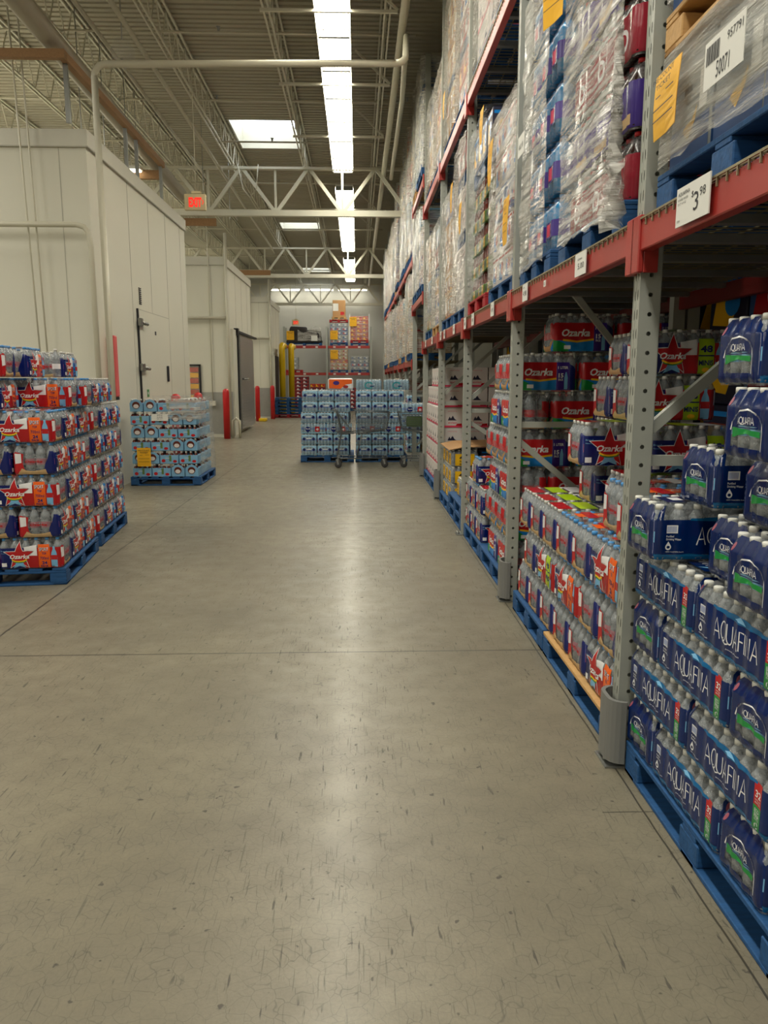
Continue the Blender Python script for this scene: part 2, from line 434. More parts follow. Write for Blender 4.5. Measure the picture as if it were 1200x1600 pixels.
# surface that carries printing: maps (side, s, z, off) -> point
class PackShape:
    """shrink-wrapped block of nx x ny bottles of radius r and height h; bottle shoulders start at zs"""
    def __init__(s, nx, ny, r, h, zs, dip=0.0055, topin=0.72):
        s.nx, s.ny, s.r, s.h, s.zs, s.dip, s.topin = nx, ny, r, h, zs, dip, topin
        s.L, s.W = nx * 2 * r, ny * 2 * r
    def inset(s, side, q, z):
        Ls = s.L if side in 'FB' else s.W
        r = s.r; st = .5 * r
        def node(i):
            qn = i * st; k = ((i % 4) - 2) * st
            dd = r - math.sqrt(max(r * r - k * k, 0))
            return min(dd, s.dip) if min(qn, Ls - qn) >= r * .99 else dd
        i0 = int(math.floor(q / st + 1e-6)); f = q / st - i0
        d = node(i0) * (1 - f) + node(i0 + 1) * f
        t = 0 if z < s.zs else min(1, (z - s.zs) / (s.h - s.zs))
        slope = r * s.topin * (t ** 1.15)
        lo = 0.010 * max(0, 1 - z / 0.02)
        return d * (1 - 0.5 * t) + slope + lo
    def pt(s, side, q, z, off=0.0):
        Ls = s.L if side in 'FB' else s.W
        a = 0.293 * s.r * 1.0
        q = min(max(q, a), Ls - a)
        d = s.inset(side, q, z) - off
        t = 0 if z < s.zs else min(1, (z - s.zs) / (s.h - s.zs))
        ex = s.r * s.topin * (t ** 1.15) * 1.0
        qq = ex + (q) * (Ls - 2 * ex) / Ls          # shrink along with the slope
        if side == 'F': return (-s.L / 2 + qq, -s.W / 2 + d, z)
        if side == 'B': return (s.L / 2 - qq, s.W / 2 - d, z)
        if side == 'R': return (s.L / 2 - d, -s.W / 2 + qq, z)
        return (-s.L / 2 + d, s.W / 2 - qq, z)
    def length(s, side): return s.L if side in 'FB' else s.W
def cut2d(shape, sx, sz):
    bm = bmesh.new(); vs, fs = shape
    bv = [bm.verts.new((v[0], v[1], 0)) for v in vs]
    for f in fs:
        try: bm.faces.new([bv[i] for i in f])
        except ValueError: pass
    xs = [v[0] for v in vs]; zs = [v[1] for v in vs]
    for c in sx:
        if min(xs) < c < max(xs): bmesh.ops.bisect_plane(bm, geom=bm.verts[:] + bm.edges[:] + bm.faces[:], plane_co=(c, 0, 0), plane_no=(1, 0, 0))
    for c in sz:
        if min(zs) < c < max(zs): bmesh.ops.bisect_plane(bm, geom=bm.verts[:] + bm.edges[:] + bm.faces[:], plane_co=(0, c, 0), plane_no=(0, 1, 0))
    bm.verts.index_update()
    o = [(v.co.x, v.co.y) for v in bm.verts], [tuple(v.index for v in f.verts) for f in bm.faces]
    bm.free(); return o
def wrap_mesh(S, prints, top=None, base='clear_film', top_prints=()):
    """prints: list of (side, shape2d, material, layer)"""
    mb = MB(); r = S.r
    lines = lambda n: [r * (i * 0.5) for i in range(0, n * 4 + 1)]
    zz = [0, 0.01, 0.02, S.zs * .5, S.zs] + [S.zs + (S.h - S.zs) * k / 3 for k in (1, 2, 3)]
    for side in 'FRBL':
        n = S.nx if side in 'FB' else S.ny
        q = lines(n)
        for i in range(len(zz)):
            for k in q: mb.v.append(S.pt(side, k, zz[i]))
        o = len(mb.v) - len(zz) * len(q); k0 = mb.mi(base)
        for i in range(len(zz) - 1):
            for j in range(len(q) - 1):
                a = o + i * len(q) + j
                mb.f.append((a, a + 1, a + 1 + len(q), a + len(q))); mb.m.append(k0); mb.smooth.append(True)
    t = S.topin * S.r
    if top:
        x0, y0 = S.L / 2 - t, S.W / 2 - t
        nx_, ny_ = S.nx * 2, S.ny * 2
        vs = []
        for j in range(ny_ + 1):
            for i in range(nx_ + 1):
                x = -x0 + 2 * x0 * i / nx_; y = -y0 + 2 * y0 * j / ny_
                sag = 0.012 if (i % 2 == 0 and j % 2 == 0 and 0 < i < nx_ and 0 < j < ny_) else 0.004 * ((i + j) % 2)
                vs.append((x, y, S.h + 0.002 - sag))
        fs = [(j * (nx_ + 1) + i, j * (nx_ + 1) + i + 1, (j + 1) * (nx_ + 1) + i + 1, (j + 1) * (nx_ + 1) + i) for j in range(ny_) for i in range(nx_)]
        mb.add(vs, fs, top, True)
        for shp, m, lay in top_prints:
            vs, fs = shp
            mb.add([(v[0], v[1], S.h + 0.003 + 0.0008 * lay) for v in vs], fs, m)
    for side, shp, m, lay in prints:
        n = S.nx if side in 'FB' else S.ny
        vs, fs = cut2d(shp, lines(n)[1:-1], (0.01, 0.02, S.zs, S.zs + (S.h - S.zs) / 3, S.zs + (S.h - S.zs) * 2 / 3))
        mb.add([S.pt(side, v[0], v[1], 0.0005 * (lay + 1)) for v in vs], fs, m, True)
    return mb.mesh('shrink_wrap')
def bottle_meshes(r, h, zs, body='water_plastic', label=None, cap='cap_white', n=10, ribs=False, lab=(0.45, 0.72)):
    mb = MB(); r = r * 0.935
    nk = 0.0115 if r < .04 else .013
    prof = [(r * .8, 0.002), (r, .012)]
    if ribs:
        k = 5
        for i in range(k):
            z = .02 + (zs - .03) * i / k
            prof += [(r, z), (r * .93, z + (zs - .03) / k * .5)]
    prof += [(r, zs - .004), (r * .96, zs + .006), (r * .72, zs + (h - zs) * .35), (nk + .002, zs + (h - zs) * .66), (nk, h - .016)]
    mb.lathe(prof, (0, 0, 0), body, n)
    if label:
        z0, z1 = zs * lab[0], zs * lab[1]
        vs = [(1.015 * r * math.cos(2 * PI * k / n), 1.015 * r * math.sin(2 * PI * k / n), z) for z in (z0, z1) for k in range(n)]
        mb.add(vs, [(k, (k + 1) % n, n + (k + 1) % n, n + k) for k in range(n)], label, True)
    cb = MB(); cr = nk + .0035
    cb.lathe([(cr, h - .018), (cr, h - .003), (cr * .85, h - .001)], (0, 0, 0), cap, n)
    return mb, cb
def make_pack(name, label, cat, S, wrap, body, cap, blabel=None, split_caps=True, cells=None, tray=False):
    root = thing(name, label, cat, (0, 0, -50))
    w_ = kid('shrink_wrap', wrap, root)
    bm_, cm = bottle_meshes(S.r, S.h, S.zs, body, blabel, cap)
    if split_caps:
        me, ce = bm_.mesh('bottle'), cm.mesh('cap')
    else:
        cm2 = bm_; cm2.add(cm.v, cm.f, cm.names[0], True); me = cm2.mesh('bottle')
    for i in range(S.nx):
        for j in range(S.ny):
            if cells and not cells(i, j): continue
            b = kid('bottle', me, root); b.location = (-S.L / 2 + S.r * (2 * i + 1), -S.W / 2 + S.r * (2 * j + 1), 0.003)
            if split_caps: kid('cap', ce, b)
    return root
perim = lambda S: (lambda i, j: i in (0, S.nx - 1) or j in (0, S.ny - 1))
PLACED = []
def place(proto, loc, rz, label, group=None):
    c = copy_tree(proto, None, (loc[0], loc[1], loc[2] + .0015), rz, label, group); PLACED.append(c); return c

# ------------------------------------------------------------------ the shell
def deck_mesh(y0, y1, x0, x1, holes):
    mb = MB(); p = 0.152; n = int((y1 - y0) / p)
    for k in range(n):
        a = y0 + k * p
        segs = [(x0, x1)]
        for (hx0, hx1, hy0, hy1) in holes:
            if hy0 < a + p / 2 < hy1:
                segs = [t for s_ in segs for t in (((s_[0], hx0), (hx1, s_[1])) if s_[0] < hx0 and s_[1] > hx1 else (s_,))]
        for (sa, sb) in segs:
            ys = [a, a + .09, a + .105, a + .137, a + p]; zs = [0, 0, .038, .038, 0]
            vs = [(x, ys[i], Z_DECK + zs[i]) for i in range(5) for x in (sa, sb)]
            mb.add(vs, [(2 * i, 2 * i + 2, 2 * i + 3, 2 * i + 1) for i in range(4)], 'deck')
    return mb
SKY = [(-2.62, -1.28, 17.35, 19.35), (-2.62, -1.28, 28.1, 29.6), (-2.6, -1.2, 39.2, 40.6)]
mb = MB(); mb.add([(-14, -8, 0), (9, -8, 0), (9, 41.6, 0), (-14, 41.6, 0)], [(0, 1, 2, 3)], 'floor'); struct('floor', mb)
struct('ceiling', deck_mesh(-8, 41.6, -14, 9, SKY))
mb = MB(); mb.box(-14, 41.5, 0, 9, 41.7, 7, 'far_wall'); struct('wall_back', mb)
mb = MB(); mb.box(-14.2, -8, 0, -14, 41.7, 7, 'far_wall'); struct('wall_left', mb)
mb = MB(); mb.box(9, -8, 0, 9.2, 41.7, 7, 'far_wall'); struct('wall_right', mb)
mb = MB(); mb.box(-14, -8.2, 0, 9, -8, 7, 'far_wall'); struct('wall_front', mb)
for i, (x0, x1, y0, y1) in enumerate(SKY):
    mb = MB()
    for a in ((x0 - .03, y0 - .03, x1 + .03, y0), (x0 - .03, y1, x1 + .03, y1 + .03), (x0 - .03, y0, x0, y1), (x1, y0, x1 + .03, y1)):
        mb.box(a[0], a[1], Z_DECK - .02, a[2], a[3], Z_DECK + .45, 'steel_white')
    f = struct('window_%d' % (i + 1), mb, ('nearest', 'middle', 'farthest')[i] + ' bright skylight opening in the ribbed steel roof')
    mb = MB(); mb.box(x0 - .02, y0 - .02, Z_DECK + .45, x1 + .02, y1 + .02, Z_DECK + .46, 'pane_film'); obj('pane', mb, f)

# roof trusses across the aisle
TR_Y = [7.7, 18.6, 29.5, 40.4]
def truss(y, label):
    t = thing('roof_truss', label, 'roof truss', (0, y, Z_TRUSS), 0, 'white roof trusses across the aisle')
    H = 0.98; x0, x1 = -13.9, 8.9
    mb = MB(); mb.box(x0, -.07, -.07, x1, .07, 0.06, 'steel_white'); obj('bottom_chord', mb, t)
    mb = MB(); mb.box(x0, -.06, H - .05, x1, .06, H, 'steel_white'); obj('top_chord', mb, t)
    p = 1.5; k0 = int((x0) / p) ; xb = -0.31
    i = -9
    while True:
        x = xb + i * p; i += 1
        if x + p > x1: break
        if x < x0: continue
        for a, b in (((x, 0, 0), (x + p / 2, 0, H)), ((x + p / 2, 0, H), (x + p, 0, 0))):
            mb = MB(); mb.bar(a, b, .07, .075, 'steel_white'); obj('diagonal', mb, t)
        mb = MB(); mb.bar((x, 0, 0), (x, 0, H), .05, .05, 'steel_white'); obj('vertical_strut', mb, t)
    return t
truss(18.6, 'white zigzag roof truss nearest the camera, just past the first skylight')
truss(29.5, 'white zigzag roof truss, middle of the three across the aisle')
truss(40.4, 'white zigzag roof truss in front of the far wall')
# open-web joists along the aisle
def joist(x, y0, y1):
    t = thing('roof_joist', 'slim open-web roof joist running along the aisle under the ribbed deck', 'roof joist', (x, y0, Z_JOIST), 0, 'open-web roof joists')
    L = y1 - y0; H = Z_DECK - Z_JOIST - .01
    mb = MB()
    for s in (-.035, .035): mb.box(s - .012, 0, 0, s + .012, L, .03, 'steel_white')
    obj('bottom_chord', mb, t)
    mb = MB()
    for s in (-.04, .04): mb.box(s - .014, 0, H - .035, s + .014, L, H, 'steel_white')
    obj('top_chord', mb, t)
    mb = MB(); n = int(L / 0.62); p = L / n
    for k in range(n):
        mb.tube([(0, k * p, .02), (0, (k + .5) * p, H - .02)], .011, 'steel_white', 5, False)
        mb.tube([(0, (k + .5) * p, H - .02), (0, (k + 1) * p, .02)], .011, 'steel_white', 5, False)
    o = obj('web_rod', mb, t); o['kind'] = 'stuff'
    return t
for x in (-9.8, -8.3, -6.8, -5.3, -4.1, -2.75, -1.15, 0.42, 1.9):
    for k in range(3): joist(x, TR_Y[k] + .07, TR_Y[k + 1] - .07)

# fluorescent fixtures over the aisle
def lamp(i, x, y, lab=None):
    lab = lab or '%s lamp fixture of six bright tubes in the row over the aisle' % ordinal_words(i)
    t = thing('strip_lamp', lab, 'ceiling light', (x, y, Z_LAMP), 0, 'fluorescent fixtures over the aisle')
    mb = MB(); hw = LAMP_W / 2; L = LAMP_L - .03
    mb.box(-hw, 0, .10, hw, L, .14, 'paper_white')
    mb.add([(-hw - .015, 0, .02), (-hw, 0, .12), (-hw, L, .12), (-hw - .015, L, .02)], [(0, 1, 2, 3)], 'paper_white')
    mb.add([(hw + .015, 0, .02), (hw, 0, .12), (hw, L, .12), (hw + .015, L, .02)], [(3, 2, 1, 0)], 'paper_white')
    mb.box(-hw, -.012, .01, hw, 0.012, .1, 'galvanised'); mb.box(-hw, L - .012, .01, hw, L + .012, .1, 'galvanised')
    obj('housing', mb, t)
    for k in range(6):
        mb = MB(); xx = -hw + LAMP_W * (k + .5) / 6
        mb.tube([(xx, .03, .035), (xx, L - .03, .035)], .014, 'tube_glow', 6)
        obj('tube', mb, t)
    mb = MB()
    for yy in (.1, L - .1): mb.tube([(0, yy, .14), (0, yy, Z_DECK - Z_LAMP)], .004, 'galvanised', 4)
    obj('hanger', mb, t)
    a = area_light(0, L / 2, .092, LAMP_W * .94, L * .96, LAMP_POWER); a.parent = t
def ordinal_words(i):
    tens = ['', '', 'twenty', 'thirty']
    if i < 14: return ORDN[i]
    more = ['fifteenth', 'sixteenth', 'seventeenth', 'eighteenth', 'nineteenth', 'twentieth']
    if i < 20: return more[i - 14]
    if i == 29: return 'thirtieth'
    k = i + 1
    return tens[k // 10] + '-' + ORDN[k % 10 - 1]
mat('tube_glow', (255, 246, 225), 0.5, emit=7.0)
front = [p for p in lamp_rows if p[1] > 5.5]
for i, (x, y) in enumerate(front): lamp(i, x, y)
for k, x in enumerate((-3.6, -1.9, -.2)):  # extra strip lamps, added to bring up the brightness of the far wall
    t = thing('strip_lamp', 'strip lamp added cross-wise near the top of the far wall, %s from the left' % ORDN[k], 'ceiling light', (x, 41.0, 5.95), 0, 'cross-wise lamps added to brighten the far wall')
    mb = MB(); mb.box(-.75, -.14, .08, .75, .14, .13, 'paper_white'); obj('housing', mb, t)
    for s_ in (-.08, .08):
        mb = MB(); mb.tube([(-.72, s_, .03), (.72, s_, .03)], .016, 'tube_glow', 6); obj('tube', mb, t)
    mb = MB()
    for s_ in (-.5, .5): mb.tube([(s_, 0, .13), (s_, 0, Z_DECK - 5.95)], .006, 'galvanised', 4)
    obj('hanger', mb, t)
    a = area_light(0, 0, .07, 1.4, .26, 12); a.parent = t
for (x, y) in lamp_rows:
    if y <= 5.5:
        area_light(x, y + LAMP_L / 2, Z_LAMP, LAMP_W, LAMP_L * .96, LAMP_POWER)
# rows of the same fixtures over the neighbouring aisles (hidden from here by racks and coolers)
for x in (-7.5, -11.5):
    for y in (-2, 4, 10, 16, 22, 28, 35): area_light(x, y, 6.3, .5, 4.0, 165)
# cross-wise fixture above the first cooler
t = thing('strip_lamp', 'lit strip lamp hanging cross-wise above the first white cooler', 'ceiling light', (-4.6, 15.2, 5.25))
mb = MB(); mb.box(-.7, -.1, .05, .7, .1, .1, 'paper_white'); obj('housing', mb, t)
for s in (-.05, .05):
    mb = MB(); mb.tube([(-.68, s, .03), (.68, s, .03)], .014, 'tube_glow', 6); obj('tube', mb, t)
mb = MB()
for s in (-.5, .5): mb.tube([(s, 0, .1), (s, 0, Z_DECK - 5.25)], .005, 'galvanised', 4)
obj('hanger', mb, t)

# ------------------------------------------------------------------ walk-in coolers on the left
XC = -3.45
def cooler(y0, y1, label, door=None):
    t = thing('walk_in_cooler', label, 'walk-in cooler', (XC, y0, 0)); L = y1 - y0; H = 4.68
    mb = MB(); mb.box(-7, 0, 0, 0, L, H - .18, 'white_panel'); b = obj('insulated_wall', mb, t)
    mb = MB(); mb.box(-7.03, -.03, H - .2, .03, L + .03, H, 'trim_white'); mb.box(-7.035, -.035, H - .215, .035, L + .035, H - .2, 'panel_seam'); obj('roof_trim', mb, t)
    mb = MB()
    for x in [-.35 - 1.17 * k for k in range(6)]: mb.box(x - .004, -.004, .05, x + .004, 0, H - .2, 'panel_seam')
    for y in [.6 + 1.17 * k for k in range(int((L - .6) / 1.17) + 1)]: mb.box(0, y - .004, .05, .004, y + .004, H - .2, 'panel_seam')
    obj('panel_seam', mb, t)
    return t, L, H
c1, L1, H1 = cooler(10.75, 16.5, 'large white walk-in cooler nearest the camera, with a flush side door')
mb = MB()  # flush door on the aisle side
mb.box(0, 1.98, .12, .035, 3.95, 2.62, 'white_panel')
d = obj('door', mb, c1)
mb = MB(); mb.box(.0, 1.955, .1, .03, 1.98, 2.64, 'ink'); mb.box(0, 1.96, 2.62, .036, 3.95, 2.632, 'panel_seam'); obj('door_gasket', mb, d)
for z in (1.72, 2.42):
    mb = MB(); mb.bbox(.03, 1.9, z - .05, .09, 2.02, z + .07, 'chrome', .01); mb.tube([(.07, 2.0, z), (.1, 2.2, z - .01)], .03, 'chrome', 8); obj('hinge', mb, d)
mb = MB(); mb.bbox(.036, 3.62, 1.5, .07, 3.68, 1.78, 'ink', .008); obj('handle', mb, d)
mb = MB(); mb.box(.036, 2.22, 1.26, .04, 2.34, 1.38, 'print_green'); mb.add([(.041, 2.24, 1.3), (.041, 2.3, 1.3), (.041, 2.3, 1.34), (.041, 2.24, 1.34)], [(0, 1, 2, 3)], 'print_white'); obj('sticker', mb, d)
mb = MB()
for k in range(9): mb.box(.001, 2.14, 2.72 + k * .03, .012, 2.26, 2.735 + k * .03, 'ink')
obj('vent', mb, c1)
mb = MB(); mb.box(.036, 2.9, 2.28, .045, 2.96, 2.34, 'rubber'); obj('gauge', mb, c1)
c2, L2, H2 = cooler(21.25, 26.2, 'white walk-in cooler, middle one, with stainless sliding door')
def kick(c, L):
    mb = MB(); mb.box(-7.01, -.012, .06, .012, 0, 1.2, 'treadplate'); mb.box(0, 0, .06, .012, 1.1, 1.2, 'treadplate'); obj('kick_plate', mb, c)
    mb = MB(); mb.box(-7.02, -.03, 0, .02, 0, .08, 'trim_white'); obj('base_curb', mb, c)
kick(c2, L2)
mb = MB(); mb.box(.06, 1.55, .12, .14, 4.3, 2.75, 'stainless')
d = obj('door', mb, c2)
mb = MB()
for k in range(12): mb.box(.14, 1.7, .2 + k * .08, .15, 4.15, .24 + k * .08, 'stainless')
obj('louver', mb, d)
mb = MB(); mb.box(.0, 1.3, 2.75, .12, 1.55, 2.95, 'black'); mb.box(.02, 1.3, 2.84, .1, 5.6, 2.9, 'dark_brown'); obj('door_rail', mb, c2)
mb = MB(); mb.tube([(.14, 1.75, 1.55), (.24, 1.75, 1.55), (.24, 2.5, 1.55)], .025, 'chrome', 8); obj('handle', mb, d)
mb = MB(); mb.box(.0, 1.42, .0, .1, 1.55, 2.75, 'black'); mb.box(0, .75, .0, .06, 1.42, 2.9, 'white_panel'); obj('door_frame', mb, c2)
mb = MB(); mb.bbox(.012, .95, 1.5, .05, 1.08, 1.72, 'trim_white'); mb.add([(.051, .98, 1.55), (.051, 1.04, 1.55), (.051, 1.04, 1.66), (.051, .98, 1.66)], [(0, 1, 2, 3)], 'rubber'); obj('control_box', mb, c2)
# glazed reach-in opening on the camera side of the middle cooler
mb = MB()
for a in ((-1.07, .95, -1.03, 1.93), (-.74, .95, -.7, 1.93), (-1.07, 1.89, -.7, 1.93), (-1.07, .95, -.7, .99)): mb.box(a[0], -.06, a[1], a[2], -.0, a[3], 'black')
o = obj('glass_door', mb, c2)
mb = MB(); mb.box(-1.03, -.045, .99, -.74, -.04, 1.89, 'pane_film'); obj('pane', mb, o)
for k in range(6):
    m = MB(); m.bbox(-1.02, -.036, 1.0 + k * .145, -.76, -.014, 1.125 + k * .145, 'carton_orange' if k % 2 else 'ticket_yellow', .004)
    o2 = obj('food_carton', m); o2.location = (XC, 21.25, 0); tag(o2, 'small orange and yellow carton behind the narrow glass door, %s from the bottom' % ORDN[k], 'carton', 'cartons behind the cooler glass')
c3, L3, H3 = cooler(31.3, 35.8, 'white walk-in cooler farthest from the camera, beside the yellow pipes')
kick(c3, L3)
mb = MB(); mb.box(.0, 1.2, .1, .08, 1.5, 2.5, 'white_panel'); mb.box(0, 1.5, 0, .05, 3.4, 2.5, 'dark_brown'); obj('door', mb, c3)
# wood blocking and duct above the first cooler
mb = MB(); mb.box(-3.58, 10.4, 5.36, -3.5, 15.3, 5.46, 'wood_beam'); o = obj('wood_beam', mb); tag(o, 'long timber beam running along the aisle above the first cooler', 'beam')
mb = MB(); mb.box(-8, 10.3, 5.36, -3.5, 10.39, 5.46, 'wood_beam'); o = obj('wood_beam', mb); tag(o, 'timber beam running cross-wise over the front of the first cooler', 'beam')
mb = MB(); mb.box(-5.2, 15.32, 5.18, -3.6, 15.42, 5.33, 'wood_beam'); o = obj('wood_beam', mb); tag(o, 'short timber beam above the lit strip lamp over the first cooler', 'beam')
mb = MB(); mb.box(-4.6, 18.8, 5.0, -3.2, 18.88, 5.16, 'wood_beam'); o = obj('wood_beam', mb); tag(o, 'short timber beam just under the first truss', 'beam')
mb = MB(); mb.box(-4.6, 27.4, 5.0, -2.9, 27.48, 5.16, 'wood_beam'); o = obj('wood_beam', mb); tag(o, 'short timber beam over the gap beyond the middle cooler', 'beam')
mb = MB(); mb.box(-4.3, 16.2, 4.69, -3.6, 16.28, 4.86, 'wood_beam'); o = obj('wood_block', mb); tag(o, 'timber offcut lying on top of the first cooler', 'timber block')
mb = MB(); mb.tube([(-3.72, 7.2, 5.75), (-3.72, 17.6, 5.42)], .13, 'duct_grey', 12); o = obj('air_duct', mb); tag(o, 'round grey duct running beside the long timber beam', 'duct')
for i, (x, y) in enumerate(((-3.56, 10.5), (-3.56, 13.0), (-3.56, 13.6), (-3.56, 15.2))):
    mb = MB(); mb.bar((x, y, 4.68), (x, y, 5.36), .05, .05, 'galvanised')
    o = obj('steel_strut', mb); tag(o, '%s galvanised strut holding the long timber beam up off the cooler' % ORDN[i], 'strut', 'struts on the first cooler')
for i, (x, y) in enumerate(((-3.93, 12.1), (-4.0, 13.4), (-3.9, 14.3), (-4.1, 15.7), (-3.2, 17.4), (-3.0, 19.6))):
    mb = MB(); mb.tube([(x, y, 4.68 if y < 16 else 5.3), (x, y, Z_DECK)], .008, 'galvanised', 5)
    o = obj('hanger_rod', mb); tag(o, 'thin steel hanger rod dropping from the roof near the coolers, %s along' % ORDN[i], 'rod', 'hanger rods by the coolers')

# ------------------------------------------------------------------ pipes, conduits
def pipe(name, pts, r, m, label, cat='pipe', group=None, n=8):
    mb = MB(); mb.tube(pts, r, m, n); o = obj(name, mb); return tag(o, label, cat, group)
bend = lambda c, r, a0, a1, ax: [(c[0] + (r * math.cos(a0 + (a1 - a0) * k / 5) if ax != 'x' else 0), c[1] + (r * math.cos(a0 + (a1 - a0) * k / 5) if ax == 'x' else 0), c[2] + r * math.sin(a0 + (a1 - a0) * k / 5)) for k in range(6)]
PY = 10.45
pipe('sprinkler_pipe', [(-3.2, PY, 0.02)] + [(-3.2, PY, 5.2)] + bend((-3.05, PY, 5.2), .15, PI, PI / 2, 'y') + [(0.5, PY, 5.4)] + bend((.5, PY, 5.55), .15, -PI / 2, 0, 'y')[:4] + [(.66, PY + .5, 5.9), (.75, 13.5, 5.98), (.78, 18.4, 5.95)], .042, 'pipe_white', 'white pipe rising at the first cooler corner and crossing over the aisle')
pipe('sprinkler_pipe', [(-8, 10.5, 3.48), (-3.55, 10.5, 3.48)] + [(-3.45, 10.5, 3.45), (-3.4, 10.5, 3.38), (-3.38, 10.5, 3.2), (-3.38, 10.5, .02)], .035, 'pipe_white', 'white pipe running level across the front of the first cooler')
pipe('conduit', [(-4.15, 10.6, Z_DECK), (-4.05, 10.6, 1.2)], .012, 'steel_white', 'thin conduit down the front of the first cooler, outer of the pair', 'conduit', 'conduit pair')
pipe('conduit', [(-4.27, 10.6, Z_DECK), (-4.14, 10.6, 1.2)], .012, 'steel_white', 'thin conduit down the front of the first cooler, nearer the corner', 'conduit', 'conduit pair')
pipe('sprinkler_pipe', [(-7, 21.1, 3.12), (-3.42, 21.1, 3.12)], .045, 'pipe_white', 'white pipe running level across the middle cooler')
pipe('sprinkler_pipe', [(-3.38, 21.1, .02), (-3.38, 21.1, 5.25)], .04, 'pipe_white', 'white pipe standing at the corner of the middle cooler')
pipe('conduit', [(-3.85, 21.2, .95), (-3.85, 21.2, Z_DECK)], .012, 'pipe_white', 'thin conduit down the camera side of the middle cooler', 'conduit')
mb = MB(); mb.bbox(-3.93, 21.12, .84, -3.77, 21.235, .97, 'trim_white'); tag(obj('junction_box', mb), 'small white electrical box on the ridged metal kick plate', 'electrical box')
pipe('sprinkler_pipe', [(-7, 31.1, 3.1), (-3.4, 31.1, 3.1)], .045, 'pipe_white', 'white pipe running level across the farthest cooler')
pipe('sprinkler_pipe', [(-3.36, 31.15, .02), (-3.36, 31.15, 5.3)], .05, 'pipe_white', 'white pipe standing at the corner of the farthest cooler')
pipe('conduit', [(-4.1, 31.25, .9), (-4.1, 31.25, Z_DECK)], .012, 'pipe_white', 'thin conduit on the camera side of the farthest cooler', 'conduit')
pipe('sprinkler_pipe', [(.62, 4, 6.1), (.62, 40, 6.1)], .055, 'pipe_white', 'long sprinkler main running along the aisle above the racks')
pipe('sprinkler_pipe', [(-3.0, 9, 6.12), (-3.0, 30, 6.12)], .035, 'pipe_white', 'long sprinkler pipe along the aisle, left of the skylights')
pipe('sprinkler_pipe', [(-3.45, 9, 6.13), (-3.45, 24, 6.13)], .03, 'pipe_white', 'thinner long pipe along the aisle above the cooler edge')
for i, y in enumerate((8.9, 11.9, 14.6, 17.0, 20.4, 23.4, 26.4, 32, 36)):
    pipe('branch_pipe', [(-9, y, 6.30), (.85, y, 6.30)], .018, 'pipe_white', '%s thin sprinkler branch pipe crossing under the roof' % ORDN[i], 'pipe', 'sprinkler branches')
for i, (y, x) in enumerate(((8.9, -1.9), (8.9, .2), (11.9, -1.9), (14.6, -2.4), (14.6, 0.9), (17.0, -1.7), (20.4, -1.9), (8.9, -3.9))):
    mb = MB(); mb.lathe([(.012, 0), (.02, .02), (.02, .05), (.035, .055), (.035, .06)], (0, 0, 0), 'galvanised', 8)
    o = obj('ceiling_sprinkler', mb); o.location = (x, y, 6.316); tag(o, 'small sprinkler head standing on a branch pipe, %s' % ORDN[i], 'sprinkler', 'sprinkler heads')
for i, (y, xa, xb, za) in enumerate(((10.8, -1.2, .54, 6.13), (13.3, -1.2, .54, 6.13), (16.0, -1.2, .54, 6.13), (22.5, -1.2, .54, 6.13), (25.5, -1.2, .54, 6.13))):
    t = thing('cross_brace', '%s white cross brace under the lamp row, counted from the camera' % ORDN[i], 'brace', (0, y, za), 0, 'cross braces under the lamps')
    mb = MB(); mb.bar((xa, 0, 0), (xb, 0, 0), .035, .035, 'steel_white'); obj('strut', mb, t)
    mb = MB(); mb.bar((xb, 0, .02), (0, 0, .5), .04, .03, 'steel_white'); obj('knee', mb, t)
pipe('flex_cable', [(-2.6, 18.3, 6.2), (-2.5, 18.3, 5.7), (-2.35, 18.3, 5.5), (-2.2, 18.3, 5.7), (-2.15, 18.3, 6.2)], .01, 'pipe_white', 'looped cable hanging by the first truss', 'cable')
mb = MB(); mb.lathe([(.02, 0), (.14, .02), (.16, .1), (.1, .24), (.03, .28)], (0, 0, 0), 'pane_film', 12)
o = obj('dome_light', mb); o.location = (-3.1, 11.4, 5.75); tag(o, 'small round glass lamp hanging near the crossing pipe', 'lamp')
pipe('hanger_rod', [(-3.1, 11.4, 6.0), (-3.1, 11.4, Z_DECK)], .008, 'galvanised', 'short rod holding the small round glass lamp', 'rod')

# exit signs
def exit_sign(loc, k, label):
    t = thing('exit_sign', label, 'exit sign', loc)
    mb = MB(); mb.bbox(-.16 * k, -.03 * k, 0, .17 * k, .03 * k, .24 * k, 'exit_body', .008)
    v, f = text_in('EXIT', -.09 * k, .105 * k, .055 * k, .13 * k, bold=.045)
    mb.add([(p[0], -.032 * k, p[1]) for p in v], f, 'exit_red')
    v, f = stroke2d([[(.115 * k, .085 * k), (.135 * k, .12 * k), (.115 * k, .155 * k)]], .012 * k)
    mb.add([(p[0], -.032 * k, p[1]) for p in v], f, 'exit_red')
    obj('sign_box', mb, t)
    mb = MB(); mb.bbox(-.05 * k, -.03 * k, .245 * k, .1 * k, .03 * k, .28 * k, 'exit_body', .005); obj('mount', mb, t)
    mb = MB(); mb.tube([(.02, 0, .28 * k), (.02, 0, Z_JOIST - loc[2])], .007 * k, 'pipe_white', 6); obj('stem', mb, t)
exit_sign((-2.49, 12.8, 4.12), 1, 'lit red exit sign hanging nearest the camera by the first cooler')
mb = MB(); mb.bar((-2.55, 12.8, Z_JOIST + .01), (-2.72, 12.8, Z_JOIST + .01), .05, .03, 'galvanised')
mb.bar((-2.35, 12.8, Z_JOIST + .01), (-2.6, 12.8, Z_JOIST + .01), .05, .03, 'galvanised'); tag(obj('mounting_strap', mb), 'short metal strap holding the near exit sign stem to the joist', 'strap')
exit_sign((-2.78, 36.5, 3.95), 1.0, 'distant red exit sign hanging before the far rack')

